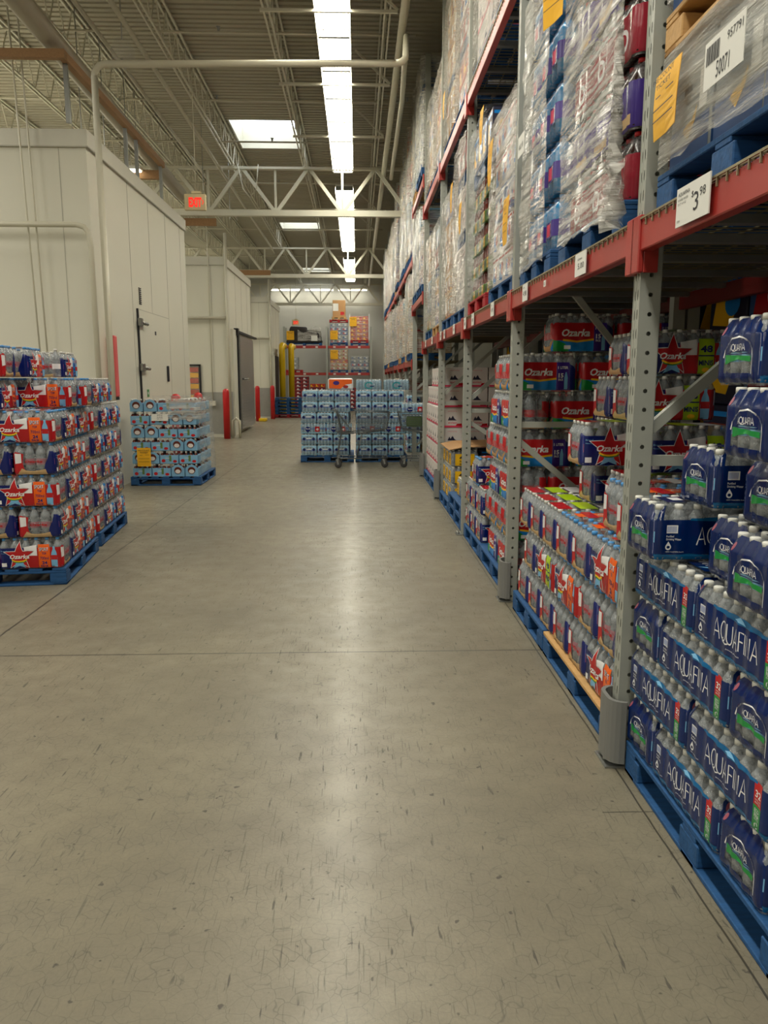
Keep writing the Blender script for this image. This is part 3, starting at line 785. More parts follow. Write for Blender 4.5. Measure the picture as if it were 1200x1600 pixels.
# bollards
def bollard(x, y, label, h=1.3, foot=False):
    t = thing('bollard', label, 'bollard', (x, y, 0), 0, 'red bollards by the coolers')
    mb = MB(); mb.lathe([(.085, 0), (.085, h - .1), (.075, h - .04), (.045, h - .01), (.01, h)], (0, 0, 0), 'bollard_red', 14); obj('post', mb, t)
    if foot:
        mb = MB(); mb.bbox(.05, -.25, 0, .32, .25, .11, 'pipe_yellow', .02); obj('wheel_stop', mb, t)
bollard(-3.0, 15.0, 'red bollard behind the film-wrapped juice pallet, nearer the aisle')
bollard(-3.1, 13.6, 'red bollard behind the film-wrapped juice pallet, nearer the cooler wall')
bollard(-3.42, 20.7, 'red bollard at the near corner of the middle cooler')
bollard(-3.68, 29.3, 'red bollard beyond the stainless door, with yellow foot block', foot=True)
bollard(-3.3, 30.9, 'red bollard at the corner of the farthest cooler')
mb = MB(); mb.bbox(-3.444, 11.1, 1.3, -3.33, 11.22, 2.14, 'faded_red', .015); mb.box(-3.444, 11.1, 1.26, -3.34, 11.22, 1.3, 'black'); tag(obj('corner_guard', mb), 'faded red guard strip fixed to the side of the first cooler', 'guard')
mb = MB(); mb.tube([(-3.3, 20.95, .0), (-3.3, 20.95, .45), (-3.22, 20.95, .52), (-3.12, 20.95, .45), (-3.12, 20.95, .0)], .035, 'pipe_white', 8); tag(obj('drain_pipe', mb), 'small white looped drain pipe at the foot of the middle cooler', 'pipe')
# yellow pipe guard
for i, (x, y) in enumerate(((-3.15, 33.6), (-2.85, 34.6))):
    pts = [(x, y, .02), (x, y, 2.75)] + [(x, y + .2 - .2 * math.cos(a), 2.75 + .2 * math.sin(a)) for a in (PI / 8, PI / 4, 3 * PI / 8, PI / 2)] + [(x, y + 1.2, 2.95)]
    pipe('guard_pipe', pts, .13, 'pipe_yellow', 'tall yellow guard pipe by the far door, %s one' % ('taller front' if i == 0 else 'rear shorter'), 'guard pipe', 'yellow guard pipes', 14)

# ------------------------------------------------------------------ pallets
_pm = {}
def pallet_mb(L, W, m, H=.13, deckm=None):     # L along x, W along y ; block pallet
    key = (round(L, 2), round(W, 2), m, deckm)
    if key in _pm: return _pm[key]
    A = MB(); n = 7; bw = .1; dm = deckm or m
    rnd = random.Random(3)
    for i in range(n):
        x = -L / 2 + i * (L - bw) / (n - 1)
        A.bbox(x, -W / 2, H - .02, x + bw, W / 2, H, dm, .003)
    B = []
    for (x, y) in [(x, y) for x in (-L / 2 + .06, 0, L / 2 - .06) for y in (-W / 2 + .07, 0, W / 2 - .07)]:
        b = MB(); b.bbox(x - .06, y - .07, .018, x + .06, y + .07, H - .038, m, .004); B.append(b)
    Cc = MB()
    for y in (-W / 2 + .05, 0, W / 2 - .05): Cc.bbox(-L / 2, y - .05, H - .038, L / 2, y + .05, H - .02, m, .003)
    D = MB()
    for y in (-W / 2 + .05, 0, W / 2 - .05): D.bbox(-L / 2, y - .05, 0, L / 2, y + .05, .018, m, .003)
    for x in (-L / 2 + .05, L / 2 - .05): D.bbox(x - .05, -W / 2, 0.0, x + .05, W / 2, .0175, m, .003)
    r = (A.mesh('deck_board'), [b.mesh('block') for b in B], Cc.mesh('stringer'), D.mesh('base_board')); _pm[key] = r; return r
def pallet(x, y, z, L, W, m, label, rz=0, group=None, parts=True, deckm=None):
    a, bs, c, d = pallet_mb(L, W, m, deckm=deckm)
    t = thing('pallet', label, 'pallet', (x, y, z), rz, group)
    obj('deck_board', a, t); obj('stringer', c, t); obj('base_board', d, t)
    for b in bs: obj('block', b, t)
    return t
PH = .13

# ------------------------------------------------------------------ pallet racks on the right
XR, XB = 1.04, 2.12            # front and rear post lines
UY = [0.55] + [2.93 + 2.38 * k for k in range(13)]
UY[0] = .55
def holed_strip(mb, w_, z0, z1, pitch, hole, axis, m):
    """strip of width w_ facing 'axis' with a row of round holes or slots; returns verts in local (u,z)"""
    n = int((z1 - z0) / pitch); vs = []; fs = []
    for k in range(n):
        c = z0 + (k + .5) * pitch; o = len(vs); h = pitch / 2; a = w_ / 2
        vs += [(-a, c - h), (0, c - h), (a, c - h), (a, c), (a, c + h), (0, c + h), (-a, c + h), (-a, c)]
        rx, rz_ = hole
        for q in range(8):
            an = -3 * PI / 4 + q * PI / 4; vs.append((rx * math.cos(an), c + rz_ * math.sin(an)))
        fs += [(o + q, o + (q + 1) % 8, o + 8 + (q + 1) % 8, o + 8 + q) for q in range(8)]
    return vs, fs
def post_mesh(H, detail=True):
    mb = MB(); w_, d = .08, .075
    if detail:
        vs, fs = holed_strip(mb, w_, 0, H, .07, (.0085, .0085), 'y', 'rack_grey')
        mb.add([(v[0] + w_ / 2, 0, v[1]) for v in vs], fs, 'rack_grey')
        vs, fs = holed_strip(mb, d * .5, 0, H, .07, (.004, .02), 'x', 'rack_grey')
        mb.add([(0, v[0] + d * .25, v[1]) for v in vs], [f[::-1] for f in fs], 'rack_grey')
        mb.add([(0.004, v[0] + d * .75, v[1]) for v in vs], [f[::-1] for f in fs], 'rack_grey')
        mb.box(w_ - .003, 0, 0, w_, d, H, 'rack_grey'); mb.box(.002, d - .003, 0, w_, d, H, 'rack_grey')
        mb.box(-.001, d * .5 - .002, 0, .006, d * .5 + .002, H, 'rack_grey')
    else: mb.box(0, 0, 0, w_, d, H, 'rack_grey')
    return mb.mesh('post')
POST = post_mesh(6.3); POSTS = post_mesh(6.3, False)
BAYS = ['first', 'second', 'third', 'fourth', 'fifth', 'sixth', 'seventh', 'eighth', 'ninth', 'tenth', 'eleventh', 'twelfth', 'thirteenth']
for i, y in enumerate(UY):
    if i == 0: lab = 'grey rack frame just outside the right edge'
    t = thing('rack_frame', 'grey perforated upright frame of the right rack, %s from the camera' % BAYS[max(0, i - 1)] if i else 'grey upright frame of the right rack beside the camera', 'rack frame', (XR, y, 0), 0, 'upright frames of the right rack')
    obj('post', POST if i < 6 else POSTS, t); p = obj('post', POSTS, t); p.location = (XB - XR, 0, 0)
    W = XB - XR
    segs = [((.08, 1.24), (W, 1.24))]
    up = i % 2 == 1 or i in (3, 4, 6)
    if i == 2: segs += [((.08, 2.5), (W, 1.34)), ((.08, 1.12), (W, .3))]
    else: segs += [((.08, 1.36), (W, 2.26)), ((.08, .3), (W, 1.14)) if i != 3 else ((.08, 1.12), (W, .5))]
    segs += [((.08, 3.5), (W, 3.5)), ((.08, 3.6), (W, 4.6)), ((.08, .14), (W, .14)), ((.08, 2.5), (W, 3.4)) if i != 2 else ((.08, 2.6), (W, 3.4))]
    for a, b in segs:
        mb = MB(); mb.bar((a[0], .037, a[1]), (b[0], .037, b[1]), .03, .04, 'rack_grey'); obj('brace', mb, t)
    mb = MB(); mb.box(-.05, -.03, 0, .12, .11, .008, 'galvanised'); mb.lathe([(.012, 0), (.012, .02)], (-.03, 0.03, .008), 'galvanised', 6); mb.lathe([(.012, 0), (.012, .02)], (-.03, 0.08, .008), 'galvanised', 6); obj('foot_plate', mb, t)
def guard(y, h, label):
    mb = MB(); n = 10; vs = []
    pts = [(.10, -.052)] + [(-.028 + .045 * (1 + math.cos(a)) * 0 - .055 * math.sin(0), 0) for a in ()]
    prof = [(.024, -.055), (.021, -.055)] + [(.02 + .06 * math.cos(a), .005 + .06 * math.sin(a)) for a in [-PI / 2 - PI / 2 * k / 5 for k in range(1, 6)]] + [(-.04, .06)] + [(.02 + .06 * math.cos(a), .07 + .06 * math.sin(a)) for a in [PI - PI / 2 * k / 5 for k in range(1, 6)]] + [(.024, .13)]
    inn = [(p[0] * .84 + .01, .0375 + (p[1] - .0375) * .86) for p in prof]
    N = len(prof)
    for z in (.03, h):
        vs += [(p[0], p[1], z) for p in prof] + [(p[0], p[1], z) for p in inn]
    fs = []
    for k in range(N - 1):
        fs += [(k, 2 * N + k, 2 * N + k + 1, k + 1), (N + k, N + k + 1, 3 * N + k + 1, 3 * N + k), (2 * N + k, 3 * N + k, 3 * N + k + 1, 2 * N + k + 1), (k, k + 1, N + k + 1, N + k)]
    fs += [(0, N, 3 * N, 2 * N), (N - 1, 3 * N - 1, 4 * N - 1, 2 * N - 1)[::1]]
    mb.add(vs, fs, 'guard_grey')
    o = obj('post_guard', mb); o.location = (XR - .005, y, 0); tag(o, label, 'post guard', 'grey guards at post feet')
guard(UY[1], .29, 'grey curved post guard at the foot of the nearest rack post')
guard(UY[2], .29, 'grey curved post guard at the foot of the second rack post')
guard(UY[4], .38, 'grey curved post guard at the rack post beyond the yellow packs')
guard(UY[5], .38, 'grey curved post guard at the post beside the shopping carts')

BEAMS = []
Z1, Z2 = 2.12, 4.13      # tops of the shelf beams
def shelf(bay, ztop, lvl, wires=True):
    y0, y1 = UY[bay] + .078, UY[bay + 1] - .003; L = y1 - y0
    t = thing('rack_beam', 'red front shelf beam, %s bay from the camera, %s' % (BAYS[bay], lvl), 'shelf beam', (XR, y0, ztop), 0, 'red front beams of the right rack')
    mb = MB(); mb.bbox(-.018, 0, -.115, .03, L, -.022, 'rack_red', .004); mb.bbox(-.018, 0, -.03, .012, L, -.0145, 'rack_red', .004); obj('beam', mb, t)
    for yy in (-.05, L - .03):
        mb = MB(); mb.bbox(-.026, yy, -.19, -.004, yy + .075, .01, 'rack_red', .004)
        mb.bbox(-.004, yy if yy > 0 else yy + .03, -.19, .05, (yy + .012) if yy > 0 else yy + .05, 0, 'rack_red', .002)
        for z in (-.04, -.15): mb.lathe([(.008, 0), (.008, .006)], (0, 0, 0), 'galvanised', 6)
        obj('connector', mb, t)
    if bay < 6:
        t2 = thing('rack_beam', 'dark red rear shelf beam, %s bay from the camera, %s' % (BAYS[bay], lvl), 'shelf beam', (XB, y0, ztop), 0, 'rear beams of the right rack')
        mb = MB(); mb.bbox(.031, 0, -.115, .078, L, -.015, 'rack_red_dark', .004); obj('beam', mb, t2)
    t3 = thing('wire_deck', 'steel wire shelf deck, %s bay from the camera, %s' % (BAYS[bay], lvl), 'wire deck', (XR, y0, ztop), 0, 'wire decks of the right rack')
    W = XB - XR
    mb = MB(); n = int(L / .062) if wires else 14
    for k in range(n + 1):
        y = .02 + (L - .04) * k / n
        mb.box(-.016, y - .0025, -.014, W + .03, y + .0025, -.008, 'wire')
        if wires and bay < 3: mb.box(-.024, y - .0025, -.034, -.0185, y + .0025, -.004, 'wire')
    o = obj('cross_wire', mb, t3); o['kind'] = 'stuff'
    mb = MB(); nn = 9 if wires else 3
    for k in range(nn + 1): mb.box(-.01 + W * k / nn, .01, -.0075, -.004 + W * k / nn, L - .01, -.001, 'wire')
    if wires and bay < 3:
        mb.box(-.0245, .01, -.008, -.0185, L - .01, -.001, 'wire')
    o = obj('long_wire', mb, t3); o['kind'] = 'stuff'
    if bay < 4:
        for k in range(5):
            mb = MB(); y = .15 + (L - .3) * k / 4; mb.box(.013, y - .025, -.045, W + .03, y + .025, -.0145, 'galvanised'); obj('support_channel', mb, t3)
    return t
for b in range(0, 5): shelf(b, Z1, 'lower shelf')
for b in range(1, 5): shelf(b, Z2, 'upper shelf')
shelf(5, 2.88, 'above the carts', True); shelf(5, 4.6, 'top shelf', False)
for b in range(6, 12):
    shelf(b, 1.9, 'lower shelf', False); shelf(b, 3.75, 'middle shelf', False)

# ------------------------------------------------------------------ signs, tickets
def beam_sign(y, z, w_, h, lines, label):
    mb = MB(); mb.box(-.004, -w_ / 2, -h / 2, 0, w_ / 2, h / 2, 'paper_white')
    for (s, y0, y1, zz, hh, m) in lines:
        v, f = text_in(s, y0, y1, zz, hh)
        mb.add([(-.0048, -p[0], p[1]) for p in v], f, m)
    o = obj('price_sign', mb); o.location = (XR - .03, y, z)
    return tag(o, label, 'price sign', 'price signs on the lower beam')
def flat_text(mb, s, y0, y1, z, h, m='ink', x=-.0048, **kw):
    v, f = text_in(s, y0, y1, z, h, **kw); mb.add([(x, -p[0], p[1]) for p in v], f, m)
beam_sign(2.43, 2.075, .235, .115, [('AQUAFINA', -.105, -.02, .032, .012, 'ink'), ('PURIFIED WATER', -.105, -.03, .018, .007, 'rubber'), ('32 CT 16.9 OZ', -.105, -.045, .006, .007, 'rubber'), ('ITEM', -.105, -.085, -.045, .007, 'rubber'), ('$', -.005, .01, .012, .018, 'ink'), ('3', .012, .045, -.03, .055, 'ink'), ('98', .052, .092, .004, .026, 'ink')], 'white price sign reading 3.98 on the nearest red beam')
beam_sign(3.62, 2.06, .17, .10, [('OZARKA', -.04, .03, .018, .009, 'ink'), ('5.00', -.035, .06, -.02, .026, 'ink')], 'white price sign on the second bay beam, nearest the first post')
for i, (y, z) in enumerate(((4.8, 2.06), (5.95, 2.06), (6.95, 2.06), (7.45, 2.06), (8.3, 2.06), (9.2, 2.06), (9.6, 2.06), (10.7, 2.06), (11.7, 2.06))):
    beam_sign(y, z, .13, .10, [('4.98', -.04, .05, -.02, .03, 'ink'), ('WATER', -.05, .0, .025, .008, 'ink')], '%s small white price sign on the beams, past the second bay sign' % ORDN[i])
mb = MB(); mb.box(-.004, -.02, -.012, 0, .02, .02, 'paper_white'); flat_text(mb, '12', -.012, .012, -.004, .014); o = obj('bay_tag', mb); o.location = (XR - .03, 4.3, 2.05); tag(o, 'tiny white tag on the second bay beam', 'tag')
def ticket(loc, w_, h, face, label, title=True, rz=0):
    """face 'x' = facing the aisle, 'y' = facing the camera"""
    mb = MB()
    n = 6; vs = []
    for j in range(n + 1):
        for i in range(3):
            u = -w_ / 2 + w_ * i / 2; z = h * j / n
            cu = .006 * math.sin(PI * j / n) + (.012 * (1 - j / n) ** 2 if i == 2 else 0)
            vs.append((u, -cu, z))
    fs = [(j * 3 + i, j * 3 + i + 1, (j + 1) * 3 + i + 1, (j + 1) * 3 + i) for j in range(n) for i in range(2)]
    if True:
        mb.add(vs, fs, 'ticket_yellow'); mb.add([(v[0], v[1] + .0015, v[2]) for v in vs], [f[::-1] for f in fs], 'ticket_yellow')
        for (s, z, hh, x0, x1) in (('PRE-COUNT', .83, .075, -.42, .42), ('TICKET', .71, .075, -.28, .3)):
            v, f = text_in(s, x0 * w_, x1 * w_, z * h, hh * h, bold=.01); mb.add([(p[0], -.017, p[1]) for p in v], f, 'ink')
        v, f = stroke2d([[(-.3 * w_, .6 * h), (-.1 * w_, .6 * h)], [(.1 * w_, .62 * h), (.4 * w_, .62 * h)], [(-.4 * w_, .42 * h), (.4 * w_, .42 * h)], [(-.4 * w_, .25 * h), (.4 * w_, .25 * h)]], .004)
        mb.add([(p[0], -.015, p[1]) for p in v], f, 'ink')
    o = obj('yellow_ticket', mb); o.location = loc; o.rotation_euler = (0, 0, (-PI / 2 if face == 'x' else 0) + rz)
    return tag(o, label, 'ticket', 'yellow pallet tickets')

# ------------------------------------------------------------------ cartons and film-wrapped pallet loads
_cm = {}
SIDE = {'x': lambda dx, dy, u, z, e: (-dx / 2 - e, -u, z), 'y': lambda dx, dy, u, z, e: (u, -dy / 2 - e, z)}
def carton_mesh(kind, dx, dy, dz):
    key = (kind, round(dx, 3), round(dy, 3), round(dz, 3))
    if key in _cm: return _cm[key]
    mb = MB(); g = .004
    def pr(face, shp, m, lay=1):
        v, f = shp; mb.add([SIDE[face](dx, dy, p[0], p[1], .0008 * lay - g) for p in v], f, m)
    def both(fn):
        for face, w_ in (('x', dy), ('y', dx)): fn(face, w_)
    B = lambda m, z0=0, z1=None: mb.bbox(-dx / 2 + g, -dy / 2 + g, z0 + .001, dx / 2 - g, dy / 2 - g, (z1 or dz) - .002, m, .006)
    if kind == 'spring_white':
        B('carton_white')
        def fn(face, w_):
            pr(face, rect2d(-w_ / 2 + .008, .008, w_ / 2 - .008, .032), 'print_pink')
            pr(face, poly2d([(-.06, dz * .38), (-.035, dz * .58), (-.02, dz * .47), (.005, dz * .62), (.03, dz * .46), (.06, dz * .38)]), 'carton_dark')
            pr(face, text_in('evian', -.055, .06, dz * .22, .026, bold=.01), 'print_pink')
            pr(face, poly2d([(w_ / 2 - .1, .032), (w_ / 2 - .02, .032), (w_ / 2 - .02, .06), (w_ / 2 - .085, .055)]), 'print_red', 2)
            pr(face, text_in('natural spring', -.06, .06, dz * .82, .012), 'print_pink')
        both(fn)
    elif kind == 'pasta':
        B('carton_green', 0, dz * .5)
        n = max(2, int(round(dy / .1))); nx = max(2, int(round(dx / .1)))
        for i in range(nx):
            for j in range(n):
                if i and j: continue
                mb.lathe([(.04, 0), (.044, .02), (.044, dz * .72), (.036, dz * .8), (.038, dz * .82), (.038, dz * .97)], (-dx / 2 + dx * (i + .5) / nx, -dy / 2 + dy * (j + .5) / n, 0.004), 'jar_brown', 10)
        def fn(face, w_):
            pr(face, rect2d(.02, .008, w_ / 2 - .008, dz * .5 - .01), 'print_yellow')
            pr(face, text_in('PASTA', .03, w_ / 2 - .015, dz * .28, dz * .12, bold=.02), 'ink', 2)
            pr(face, text_in('SALAD', .03, w_ / 2 - .015, dz * .1, dz * .12, bold=.02), 'ink', 2)
            pr(face, ell2d(-w_ / 4, dz * .26, w_ * .15, dz * .12), 'carton_dark')
        both(fn)
    elif kind == 'white_text':
        B('carton_white')
        def fn(face, w_):
            pr(face, text_in('Ultra', -w_ * .3, w_ * .1, dz * .68, dz * .12, bold=.02), 'ink')
            pr(face, rect2d(-w_ * .42, dz * .5, w_ * .42, dz * .54), 'print_red')
            pr(face, rect2d(-w_ * .42, dz * .12, -w_ * .1, dz * .34), 'carton_grey')
            pr(face, ell2d(w_ * .25, dz * .3, dz * .12, dz * .12), 'carton_dark')
        both(fn)
    elif kind == 'brown':
        B('cardboard')
        def fn(face, w_):
            pr(face, rect2d(-w_ / 2 + .02, dz * .35, -w_ * .05, dz * .8), 'paper_white')
            pr(face, rect2d(-w_ / 2 + .01, dz - .03, w_ / 2 - .01, dz - .022), 'cardboard_pale')
            pr(face, rect2d(w_ * .1, dz * .1, w_ * .4, dz * .3), 'print_red')
        both(fn)
    elif kind == 'banana':
        B('carton_grey')
        def fn(face, w_):
            pr(face, rect2d(-w_ / 2 + .01, .01, w_ / 2 - .01, dz * .35), 'carton_blue')
            k = int(w_ / .16) or 1
            for q in range(k):
                c = -w_ / 2 + w_ * (q + .5) / k
                pr(face, poly2d([(c - .05, dz * .3), (c - .01, dz * .2), (c + .045, dz * .34), (c + .055, dz * .46), (c + .02, dz * .36), (c - .03, dz * .34)]), 'print_yellow', 2)
                pr(face, ell2d(c - .02, dz * .62, .03, .035), 'dark_brown', 2)
            pr(face, rect2d(w_ * .22, dz * .4, w_ * .4, dz * .75), 'paper_white', 2)
        both(fn)
    elif kind == 'juice':      # light-blue carrier with arch window and white-capped bottles
        B('carton_lightblue', 0, dz * .7)
        nx = max(2, int(round(dx / .066))); n = max(2, int(round(dy / .066)))
        for i in range(nx):
            for j in range(n):
                if i and j: continue
                cx_, cy_ = -dx / 2 + dx * (i + .5) / nx, -dy / 2 + dy * (j + .5) / n
                mb.lathe([(.026, dz * .55), (.026, dz * .72), (.012, dz * .84), (.012, dz * .86)], (cx_, cy_, 0), 'jar_brown', 8)
                mb.lathe([(.015, dz * .86), (.015, dz * .98)], (cx_, cy_, 0), 'cap_white', 8)
        def fn(face, w_):
            if w_ < .22:
                pr(face, poly2d([(-w_ * .46, dz * .55), (w_ * .46, dz * .55)] + [(w_ * .46 * math.cos(a), dz * .55 + dz * .4 * math.sin(a)) for a in [PI * k / 8 for k in range(1, 8)]]), 'carton_lightblue', 6)
                pr(face, poly2d([(w_ * .28 * math.cos(a), dz * .5 + dz * .28 * math.sin(a)) for a in [2 * PI * k / 14 for k in range(14)]]), 'jar_brown', 8)
                pr(face, ell2d(0, dz * .42, w_ * .2, dz * .16), 'carton_white', 9)
            else:
                pr(face, ell2d(-w_ * .3, dz * .25, .028, .024), 'print_red', 2)
                pr(face, ell2d(w_ * .3, dz * .2, .03, .02), 'print_red', 2)
                pr(face, rect2d(w_ * .0, dz * .2, w_ * .12, dz * .66), 'carton_green', 2)
                pr(face, text_in('juice', -w_ * .2, w_ * .02, dz * .42, dz * .1, bold=.02), 'paper_white', 2)
        both(fn)
    else:
        base = {'blue_cans': 'carton_blue', 'orange': 'carton_orange', 'red_cans': 'carton_red', 'grey': 'carton_grey', 'dark': 'carton_dark', 'teal': 'carton_teal', 'green': 'carton_green', 'tan': 'cardboard_pale', 'white': 'carton_white'}[kind]
        B(base)
        acc = {'blue_cans': ('print_red', 'print_white'), 'orange': ('print_yellow', 'print_red'), 'red_cans': ('print_white', 'carton_dark'), 'grey': ('carton_blue', 'print_white'), 'dark': ('print_yellow', 'print_blue'), 'teal': ('print_purple', 'print_sky'), 'green': ('print_yellow', 'print_red'), 'tan': ('print_red', 'paper_white'), 'white': ('print_blue', 'print_red')}[kind]
        def fn(face, w_):
            pr(face, poly2d([(-w_ * .4, dz * .2), (w_ * .1, dz * .15), (w_ * .3, dz * .55), (-w_ * .3, dz * .7)]), acc[0])
            pr(face, ell2d(w_ * .12, dz * .5, w_ * .2, dz * .2), acc[1], 2)
            pr(face, rect2d(-w_ * .45, dz * .82, w_ * .45, dz * .9), acc[1])
        both(fn)
    me = mb.mesh(kind + '_carton'); _cm[key] = me; return me
CNAME = {'spring_white': ('spring_water_carton', 'white spring-water carton with pink stripe'), 'pasta': ('jar_tray', 'green and yellow tray of jars'), 'white_text': ('white_carton', 'white printed carton'), 'brown': ('cardboard_carton', 'brown cardboard carton'), 'banana': ('snack_carton', 'grey-blue snack carton'), 'juice': ('juice_carrier', 'light-blue carrier of capped bottles'), 'blue_cans': ('can_case', 'blue and red can case'), 'orange': ('orange_carton', 'orange and yellow carton'), 'red_cans': ('can_case', 'dark red can case'), 'grey': ('grey_carton', 'grey printed carton'), 'dark': ('dark_carton', 'dark blue printed carton'), 'teal': ('teal_carton', 'teal printed carton'), 'green': ('green_carton', 'green printed carton'), 'tan': ('tan_carton', 'tan printed carton'), 'white': ('white_carton', 'plain white carton')}
def carton(kind, loc, dx, dy, dz, label, group=None, rz=0):
    o = bpy.data.objects.new(CNAME[kind][0], carton_mesh(kind, dx, dy, dz)); COL.objects.link(o)
    o.location = loc; o.rotation_euler = (0, 0, rz); tag(o, label, CNAME[kind][1].split()[-1] if CNAME[kind][1].split()[-1] != 'stripe' else 'carton', group)
    if kind == 'juice': o['category'] = 'bottle carrier'
    if kind == 'pasta': o['category'] = 'tray of jars'
    return o
def wrap_sheet(x0, y0, x1, y1, z0, z1, label, seed=0, amp=.014, m='stretch_film', sides='LFBR', top=True, taper=.0, rz=0):
    """loose stretch film round a load; aisle side is -x"""
    mb = MB(); e = .012; x0 -= e; y0 -= e; x1 += e; y1 += e
    per = []
    def seg(a, b, n):
        for k in range(n): per.append((a[0] + (b[0] - a[0]) * k / n, a[1] + (b[1] - a[1]) * k / n))
    c = .05
    path = [(x0, y1 - c), (x0, y0 + c), (x0 + c, y0), (x1 - c, y0), (x1, y0 + c), (x1, y1 - c), (x1 - c, y1), (x0 + c, y1)]
    ns = [14, 1, 14, 1, 4, 1, 4, 1]
    side_of = []
    tags = 'L.F.R.B.'
    for k in range(8):
        seg(path[k], path[(k + 1) % 8], ns[k]); side_of += [tags[k]] * ns[k]
    n = len(per); mz = 16; cx, cy = (x0 + x1) / 2, (y0 + y1) / 2
    vs = []
    for j in range(mz + 1):
        z = z0 + (z1 - z0) * j / mz; t = j / mz
        for i, (x, y) in enumerate(per):
            nv = abs(noise.noise(Vector((x * 4 + seed * 7.3, y * 4 + z * 5, z * 3 - x * 3)))) * amp * 1.6 + abs(noise.noise(Vector((x * 9 + seed, y * 9 + z * 9, z * 6)))) * amp * .3
            dx_, dy_ = x - cx, y - cy; l = math.hypot(dx_, dy_)
            k = nv - taper * max(0, t - .8) * 2
            zz = z
            if j == 0: zz += abs(noise.noise(Vector((x * 5, y * 5, seed)))) * .05
            vs.append((x + dx_ / l * k, y + dy_ / l * k, zz))
    fs = []
    for j in range(mz):
        for i in range(n):
            sd = side_of[i]
            if sd != '.' and sd not in sides: continue
            if sd == '.' and len(sides) < 4:
                a = side_of[(i - 1) % n]; b = side_of[(i + 1) % n]
                if not ((a in sides) and (b in sides)): continue
            fs.append((j * n + i, j * n + (i + 1) % n, (j + 1) * n + (i + 1) % n, (j + 1) * n + i))
    used = sorted({i for f in fs for i in f}); mp_ = {v: k for k, v in enumerate(used)}
    mb.add([vs[i] for i in used], [tuple(mp_[i] for i in f) for f in fs], m, True)
    if top:
        o = len(mb.v)
        ring = [vs[mz * n + i] for i in range(n)]
        inner = [(cx + (p[0] - cx) * .6, cy + (p[1] - cy) * .6, z1 + .012) for p in ring]
        mb.add(ring + inner, [(i, (i + 1) % n, n + (i + 1) % n, n + i) for i in range(n)], m, True)
    ob = obj('stretch_wrap', mb)
    return tag(ob, label, 'stretch wrap', 'stretch film round pallet loads')
def load(desc, x0, y0, z0, ylen, xlen, tiers, pal='pallet_blue', wrap='stretch_film', sides='LFBR', seed=0, xcols=2, wrap_top=True, rz=0, amp=.014, pallet_on=True, jit=.012):
    """tiers: list of (kind, n_along_y, height) ; pallet at z0 ; aisle face at x0, camera face at y0"""
    z = z0
    if pallet_on:
        pallet(x0 + xlen / 2, y0 + ylen / 2, z0, xlen, ylen, pal, '%s pallet under the load, %s' % ({'pallet_blue': 'blue', 'pallet_wood': 'pale wooden', 'pallet_red': 'red'}[pal], desc), 0, 'pallets on the right rack')
        z += PH
    rnd = random.Random(seed); zb = z; tn = 0
    for (kind, n, h) in tiers:
        if kind == 'pallet':
            pallet(x0 + xlen / 2, y0 + ylen / 2, z, xlen - .07, ylen - .07, n, '%s pallet over tier %s, %s' % ({'pallet_blue': 'blue', 'pallet_wood': 'pale wooden', 'pallet_red': 'red'}[n], ['zero', 'one', 'two', 'three', 'four', 'five', 'six', 'seven', 'eight', 'nine', 'ten'][tn], desc), 0, 'pallets on the right rack')
            z += PH; continue
        dy = (ylen - .04) / n; nxc = max(2, int(round((xlen - .04) / (dy * 1.15)))); dxx = (xlen - .04) / nxc
        tn += 1
        nm = CNAME[kind][1]
        for j in range(n):
            for i in range(nxc):
                if i > 0 and (j > 0 or i >= xcols): continue
                jx = rnd.uniform(0, jit); 
                lab = '%s, tier %s, %s along, %s' % (nm if len(desc.split()) < 7 or nm.count(' ') < 4 else nm.replace('white spring-water carton with pink stripe', 'pink-striped white carton').replace('blue and red can case', 'blue-red can case'), ['one', 'two', 'three', 'four', 'five', 'six', 'seven', 'eight', 'nine', 'ten'][tn - 1], ORDN[j] if i == 0 else 'inner ' + ORDN[i], desc)
                carton(kind, (x0 + .02 + dxx * (i + .5) + jx, y0 + .02 + dy * (j + .5), z), dxx - .004, dy - .004, h - .003, lab, 'cases on the load, ' + desc)
        z += h
    if wrap:
        wrap_sheet(x0, y0 + 0.0, x0 + xlen, y0 + ylen, zb + .004, z + .005, 'clear stretch film round the load, %s' % desc, seed, m=wrap, sides=sides, top=wrap_top, amp=amp)
    return z

# ------------------------------------------------------------------ printed water packs
def arch2d(cx, w_, z0, z1, n=8):
    r = w_ / 2; k = (z1 - z0) * .55
    return [(cx - r, z0), (cx + r, z0)] + [(cx + r * math.cos(PI * i / n), z1 - k + k * math.sin(PI * i / n)) for i in range(n + 1)]
def frame_hole(outer, hole): return poly2d(outer, [hole])
